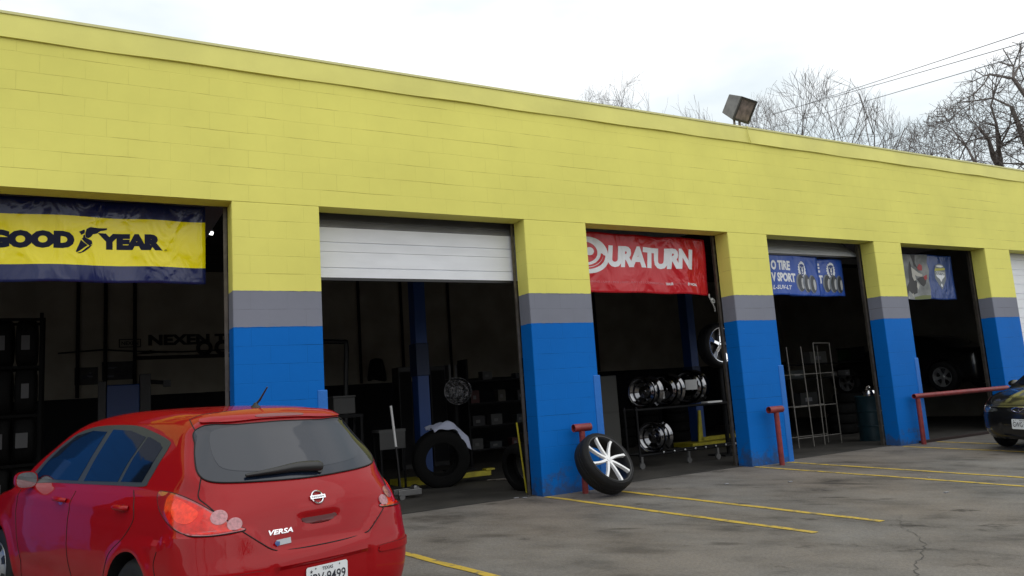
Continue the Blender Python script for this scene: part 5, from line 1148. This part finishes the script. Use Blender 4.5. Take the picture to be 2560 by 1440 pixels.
lbl(MB().box(6.06, 6.10, 6.0, 6.3, 1.76, 2.06).box(6.10, 6.36, 6.0, 6.3, 1.76, 1.79).box(6.36, 6.40, 6.0, 6.3, 1.76, 2.06).box(6.20, 6.23, 5.99, 6.0, 1.79, 2.04).build('wire_bin', mat('white_wire', (.22, .22, .22), .5), None), 'small white open bin above the glinting chrome rim', 'bin')
lbl(MB().box(4.62, 5.14, 2.52, 2.62, .08, .16).box(5.04, 5.2, 2.50, 2.64, .161, .19).build('loose_lift_arm', M['yelsteel'], None, bevel=.006), 'yellow steel lift arm on the floor right of the large tyre', 'lift arm')
for i in range(3): tube_thing('long_rod', [(5.0+.1*i, 2.4-.12*i, .02), (5.9+.1*i, 2.0-.1*i, .02)], .012, M['steel'], ['rearmost thin rod on the floor by the yellow arm', 'middle thin rod on the floor by the yellow arm', 'front thin rod on the floor by the yellow arm'][i], 'rod', 6)
loose_tyre(4.73, .80, .325, RZ(.15) @ RY(PI/2-.14), 'tyre leaning inside the second bay against the jamb of the second pier', R_=.33, wd=.2)
tube_thing('yellow_pole', [(4.63, .50, .01), (4.53, .47, .95)], .013, M['yelsteel'], 'thin yellow pole leaning at the right jamb of the second bay', 'pole')
# bay three: rim display cart
ct = empty('rim_cart', (8.5, 1.5, 0), 'long low display cart on casters carrying chrome rims', 'cart')
for z in (.22, .95):
    MB().tube([(-1.25, -.12, z), (1.15, -.12, z)], .018, 8).tube([(-1.25, .20, z), (1.15, .20, z)], .018, 8).build('rail', M['darksteel'], ct, smooth=50)
    for x in (-1.2, -.4, .4, 1.1): MB().tube([(x, -.12, z), (x, .20, z)], .012, 8).build('cross_bar', M['darksteel'], ct, smooth=50)
for x in (-1.22, 1.12):
    for y in (-.12, .20): MB().tube([(x, y, .12), (x, y, 1.0)], .018, 8).build('upright', M['darksteel'], ct, smooth=50)
for i, x in enumerate((-1.2, -.2, .45, 1.1)): MB().lathe([(0, -.018), (.05, -.018), (.055, 0), (.05, .018), (0, .018)], 16, T(x, -.12, .055) @ RX(PI/2)).box(x-.02, x+.02, -.14, -.10, .09, .2).build('caster', M['dull'], ct, smooth=40)
for i in range(9): MB().lathe([(.018, 0), (.018, .012), (.008, .02), (0, .02)], 10, T(-.75+.23*i, -.142, .235) @ RX(PI/2)).build('bolt_head', M['alloy'], ct, smooth=40)
def rim_disc(x, y, z, rz, r_, label, style='dish', wd=.26, m=None, tagp=None):
    q = empty('display_wheel', (x, y, z), label, 'rim', 'chrome rims on the display cart')
    wheel(q, 'rim_body', r_+.02, wd, r_, style, rot=RZ(rz) @ RX(PI/2), tyre=False, rimmat=m or M['dchrome'])
    if tagp: MB().box(tagp[0], tagp[1], -wd/2-.03, -wd/2-.026, tagp[2], tagp[3], M=RZ(rz)).build('price_tag', M['white'], q)
    return q
rim_disc(7.62, 1.52, 1.235, -1.2, .255, 'leftmost chrome rim standing on the upper rail of the cart')
rim_disc(8.08, 1.52, 1.245, -1.2, .265, 'middle chrome rim with white tag on the upper rail of the cart', 'dish', tagp=(-.16, .03, -.14, -.02))
rim_disc(8.62, 1.52, 1.27, -1.2, .28, 'rightmost chrome rim with large white tag on the upper rail of the cart', tagp=(-.02, .20, -.05, .12))
rim_disc(7.72, 1.50, .485, -1.15, .25, 'lone chrome rim standing on the bottom rail of the cart', 'dish')
lbl(MB().box(8.80, 9.14, 1.34, 1.5, .972, 1.0).build('paper_sheet', M['white'], None), 'white paper lying on the right end of the cart rail', 'paper')
w5 = empty('display_wheel', (9.42, 1.62, 1.98), 'chrome wheel raised on a post, half hidden by the middle pier', 'wheel')
wheel(w5, 'wheel_disc', .40, .25, .31, 'five', rot=RZ(.05) @ RX(PI/2), rimmat=M['chrome'])
s5 = empty('wheel_stand', (9.62, 1.80, 0), 'dark post stand holding the raised chrome wheel behind the middle pier', 'stand')
MB().tube([(0, 0, .03), (0, 0, 1.9)], .04, 10).build('post', M['darksteel'], s5); MB().box(-.28, .28, -.2, .25, 0, .03).build('foot', M['darksteel'], s5); MB().tube([(0, 0, 1.88), (-.06, -.14, 1.98)], .03, 8).build('hook', M['darksteel'], s5)
cb3 = empty('locker', (9.38, 5.0, 0), 'pale grey locker just right of the second pier in the middle bay', 'locker')
MB().box(-.32, .24, 0, .45, 0, 1.62).build('body', mat('locker_grey', (.13, .13, .12), .6), cb3, bevel=.008)
for z in (.05, .85): MB().box(-.29, .21, -.014, -.002, z, z+.75).build('door', mat('locker_door', (.15, .15, .14), .6), cb3)
# tyre stacks in the dark middle bay
k = 0
for x, y, n_, nm in ((10.1, 5.6, 4, 'left'), (10.95, 5.8, 5, 'middle'), (11.8, 5.7, 4, 'right')):
    for i in range(n_):
        t = proto.copy(); COL.objects.link(t); t.parent = None; t.location = (x, y, .11+.215*i+.01); t.rotation_euler = (0, PI/2, 0); t.name = 'tyre'
        tag(t, '%s tyre of the %s stack behind the chrome rims' % (['bottom', 'second', 'third', 'fourth', 'fifth'][i], nm), 'tyre', 'stacked tyres in the middle bay')
# bay four: wire display rack, drum
wrk = empty('wire_rack', (10.84, 1.3, 0), 'tall empty thin wire display rack in the bay behind the blue banners', 'rack')
M['wire'] = mat('pale_wire', (.16, .15, .135), .5, .3)
for x0, x1, zt in ((.0, .04, 1.88), (.39, .44, 1.88), (.74, .74, 1.94), (1.20, 1.21, 1.93)): MB().tube([(x0, 0, zt), (x1, 0, .02)], .011, 6).build('upright', M['wire'], wrk)
MB().tube([(.74, 0, 1.94), (1.20, 0, 1.93)], .009, 6).build('top_bar', M['wire'], wrk)
for z in (1.36, .76, .19): MB().tube([(.02, .01, z), (1.21, .01, z)], .008, 6).tube([(.02, .3, z), (1.21, .3, z)], .008, 6).build('cross_wire', M['wire'], wrk)
for x in (.02, 1.21): MB().tube([(x, .3, .02), (x, .3, 1.9)], .009, 6).build('rear_upright', M['wire'], wrk)
dr = empty('steel_drum', (12.86, 1.15, 0), 'dark teal steel drum against the right jamb of the fourth bay', 'drum')
MB().lathe([(0, 0), (.29, 0), (.295, .02), (.285, .03), (.285, .27), (.298, .285), (.285, .30), (.285, .55), (.298, .565), (.285, .58), (.285, .83), (.295, .85), (.29, .865), (.27, .86), (0, .85)], 36).build('shell', mat('teal_drum', (.012, .04, .055), .45, .2, var=.3, vscale=5), dr, smooth=35)
MB().lathe([(.03, 0), (.03, .02), (0, .02)], 12, T(.15, .05, .852)).build('bung', M['steel'], dr)
cp = empty('metal_can', (12.70, 1.05, .866), 'shiny metal funnel can standing on the teal drum', 'can')
MB().lathe([(0, 0), (.13, 0), (.14, .05), (.12, .10), (.06, .13), (.03, .17), (.0, .17)], 24).build('body', M['chrome'], cp, smooth=35)
MB().tube([(-.10, 0, .09), (-.06, 0, .17), (.02, 0, .19), (.09, 0, .10)], .01, 6).build('handle', M['steel'], cp, smooth=50)
s4 = empty('shelf_unit', (15.4, 4.4, 0), 'dark wall shelf unit seen through the wire rack', 'shelf')
for x in (-1.5, 1.6): MB().box(x-.02, x+.02, -.2, .2, 0, 2.0).build('side', M['darksteel'], s4)
for z in (.6, 1.25, 1.60): MB().box(-1.479, 1.579, -.2, .2, z, z+.03).build('shelf_board', M['darksteel'], s4)
for x, z, w_, h_, c, nm in ((-.1, 1.631, .30, .28, (.14, .14, .13), 'pale carton on the top shelf behind the wire rack'), (-.9, 1.281, .25, .2, (.07, .08, .08), 'grey carton on the middle shelf behind the wire rack, left'), (.4, 1.281, .12, .12, (.12, .11, .1), 'small tan carton on the middle shelf behind the wire rack'), (.9, 1.281, .10, .14, (.14, .14, .14), 'small white carton on the middle shelf behind the wire rack'), (-.6, .631, .3, .3, (.05, .05, .05), 'black carton on the bottom shelf behind the wire rack')):
    r_ = empty('carton', (15.4+x, 4.35, z), nm, 'box', 'cartons on the wall shelf')
    MB().box(-w_, w_, -.1, .1, 0, h_).build('body', mat('carton_b', c, .7), r_, bevel=.004); MB().box(-w_*.5, w_*.3, -.104, -.1015, h_*.3, h_*.6).build('paper_label', M['paper'], r_)
gs = empty('green_sign', (18.8, 6.0, 1.72), 'dim green rectangular sign deep inside the fourth bay', 'sign')
MB().box(-.5, .5, 0, .03, 0, .30).build('panel', mat('green_panel', (.02, .09, .03), .5), gs); MB().box(-.54, .54, .005, .035, -.04, -.001).box(-.54, .54, .005, .035, .301, .34).build('frame', M['darksteel'], gs)
lp = MB().tube([(18.8-.3, 6.015, 2.06), (18.8-.3, 6.015, 4.6)], .008, 6).tube([(18.8+.3, 6.015, 2.06), (18.8+.3, 6.015, 4.6)], .008, 6).build('hanging_rod', M['darksteel'], gs)
bk = empty('bucket', (11.35, 2.6, 0), 'grey bucket on the floor behind the wire rack', 'bucket')
MB().lathe([(0, 0), (.12, 0), (.15, .30), (.16, .30), (.155, .31), (.14, .31), (.115, .02), (0, .02)], 24).build('pail', mat('bucket_grey', (.10, .10, .10), .5), bk, smooth=40); MB().tube(spline([(-.15, 0, .29), (-.08, .05, .18), (0, .08, .16), (.08, .05, .18), (.15, 0, .29)], 4, False), .005, 6).build('handle', M['steel'], bk)
# bay five: dark pickup raised on stands, wheel visible
def build_suv():
    f = Vector((0, 1, 0)); Mx = axle_matrix(17.78, 2.15, .74, (0, 1, 0), (-1, 0, 0), (0, 0, 1))
    root = car_root('raised_car', Mx, 'dark vehicle raised on a lift with a bright five-spoke wheel in the far bay', 'car')
    B = CarBody(BP, [(a, b*1.06) for a, b in BW], wb=2.7, wr=.36, xf=3.44, xr=-.95, xm=1.3)
    make_body(B, 'body', M['blackpaint'], root)
    for wx, lr in ((0, 1), (0, -1), (2.6, 1), (2.6, -1)): wheel(root, 'wheel', .36, .23, .225, 'five', lr, at=(wx, lr*.80, .36))
    return root
build_suv()
k = 0
for x, y, n_, nm in ((14.2, 2.9, 3, 'front'), (14.95, 3.3, 4, 'rear')):
    for i in range(n_):
        t = proto.copy(); COL.objects.link(t); t.parent = None; t.location = (x, y, .11+.215*i+.01); t.rotation_euler = (0, PI/2, 0); t.name = 'tyre'
        tag(t, '%s tyre of the %s stack in the far bay behind the red rail' % (['bottom', 'second', 'third', 'top'][i], nm), 'tyre', 'stacked tyres in the far bay')
# litter on the slab edge
for i, (x, y) in enumerate(((4.38, .12), (4.30, .20), (6.9, -.9), (7.6, -1.35), (9.05, -2.35), (8.2, -3.1))):
    z = max(0, 0)+gz(y)+.004
    o = MB().box(x-.03, x+.035, y-.012, y+.014, z, z+.008, M=None).build('litter', M['paper'], None); o.rotation_euler = (0, 0, 0)
    lbl(o, ['pale scrap at the foot of the second pier inside the bay', 'second pale scrap just behind the one at the foot of the second pier', 'tiny pale scrap on the lot before the middle bay', 'tiny pale scrap beside the dark oil streak', 'tiny pale scrap beyond the ends of the yellow lines', 'tiny pale scrap near the ground crack'][i], 'litter', 'scraps of litter')

# ------------------------------------------------------------------ unseen, behind the camera: building added to darken reflections, trees to show in them
far_b = empty('reflection_building', (0, 0, 0), 'unseen long low brick building added behind the camera to darken reflections', 'building')
MB().box(-45, 55, -44, -36, -.7, 4.2).build('wall', mat('far_brick', (.16, .11, .085), .8, var=.3), far_b); MB().box(-45.3, 55.3, -44.3, -35.7, 4.2, 4.5).build('roof', mat('far_roof', (.12, .12, .12), .8), far_b)
for i in range(9): MB().box(-40+i*10, -36+i*10, -36.0, -35.95, .3, 2.4).build('window', M['glass'], far_b)
for i, (x, y, h) in enumerate(((-9, -19, 8.5), (-15, -16, 9), (3, -27, 10), (14, -24, 9))):
    bare_tree(x, y, h, 50+i, ['bare tree behind the camera to the left', 'bare tree farthest left behind the camera', 'bare tree straight behind the camera', 'bare tree behind the camera to the right'][i], spread=.7, levels=5, kids_=(3, 3), r0=.25, gz0=-.675)
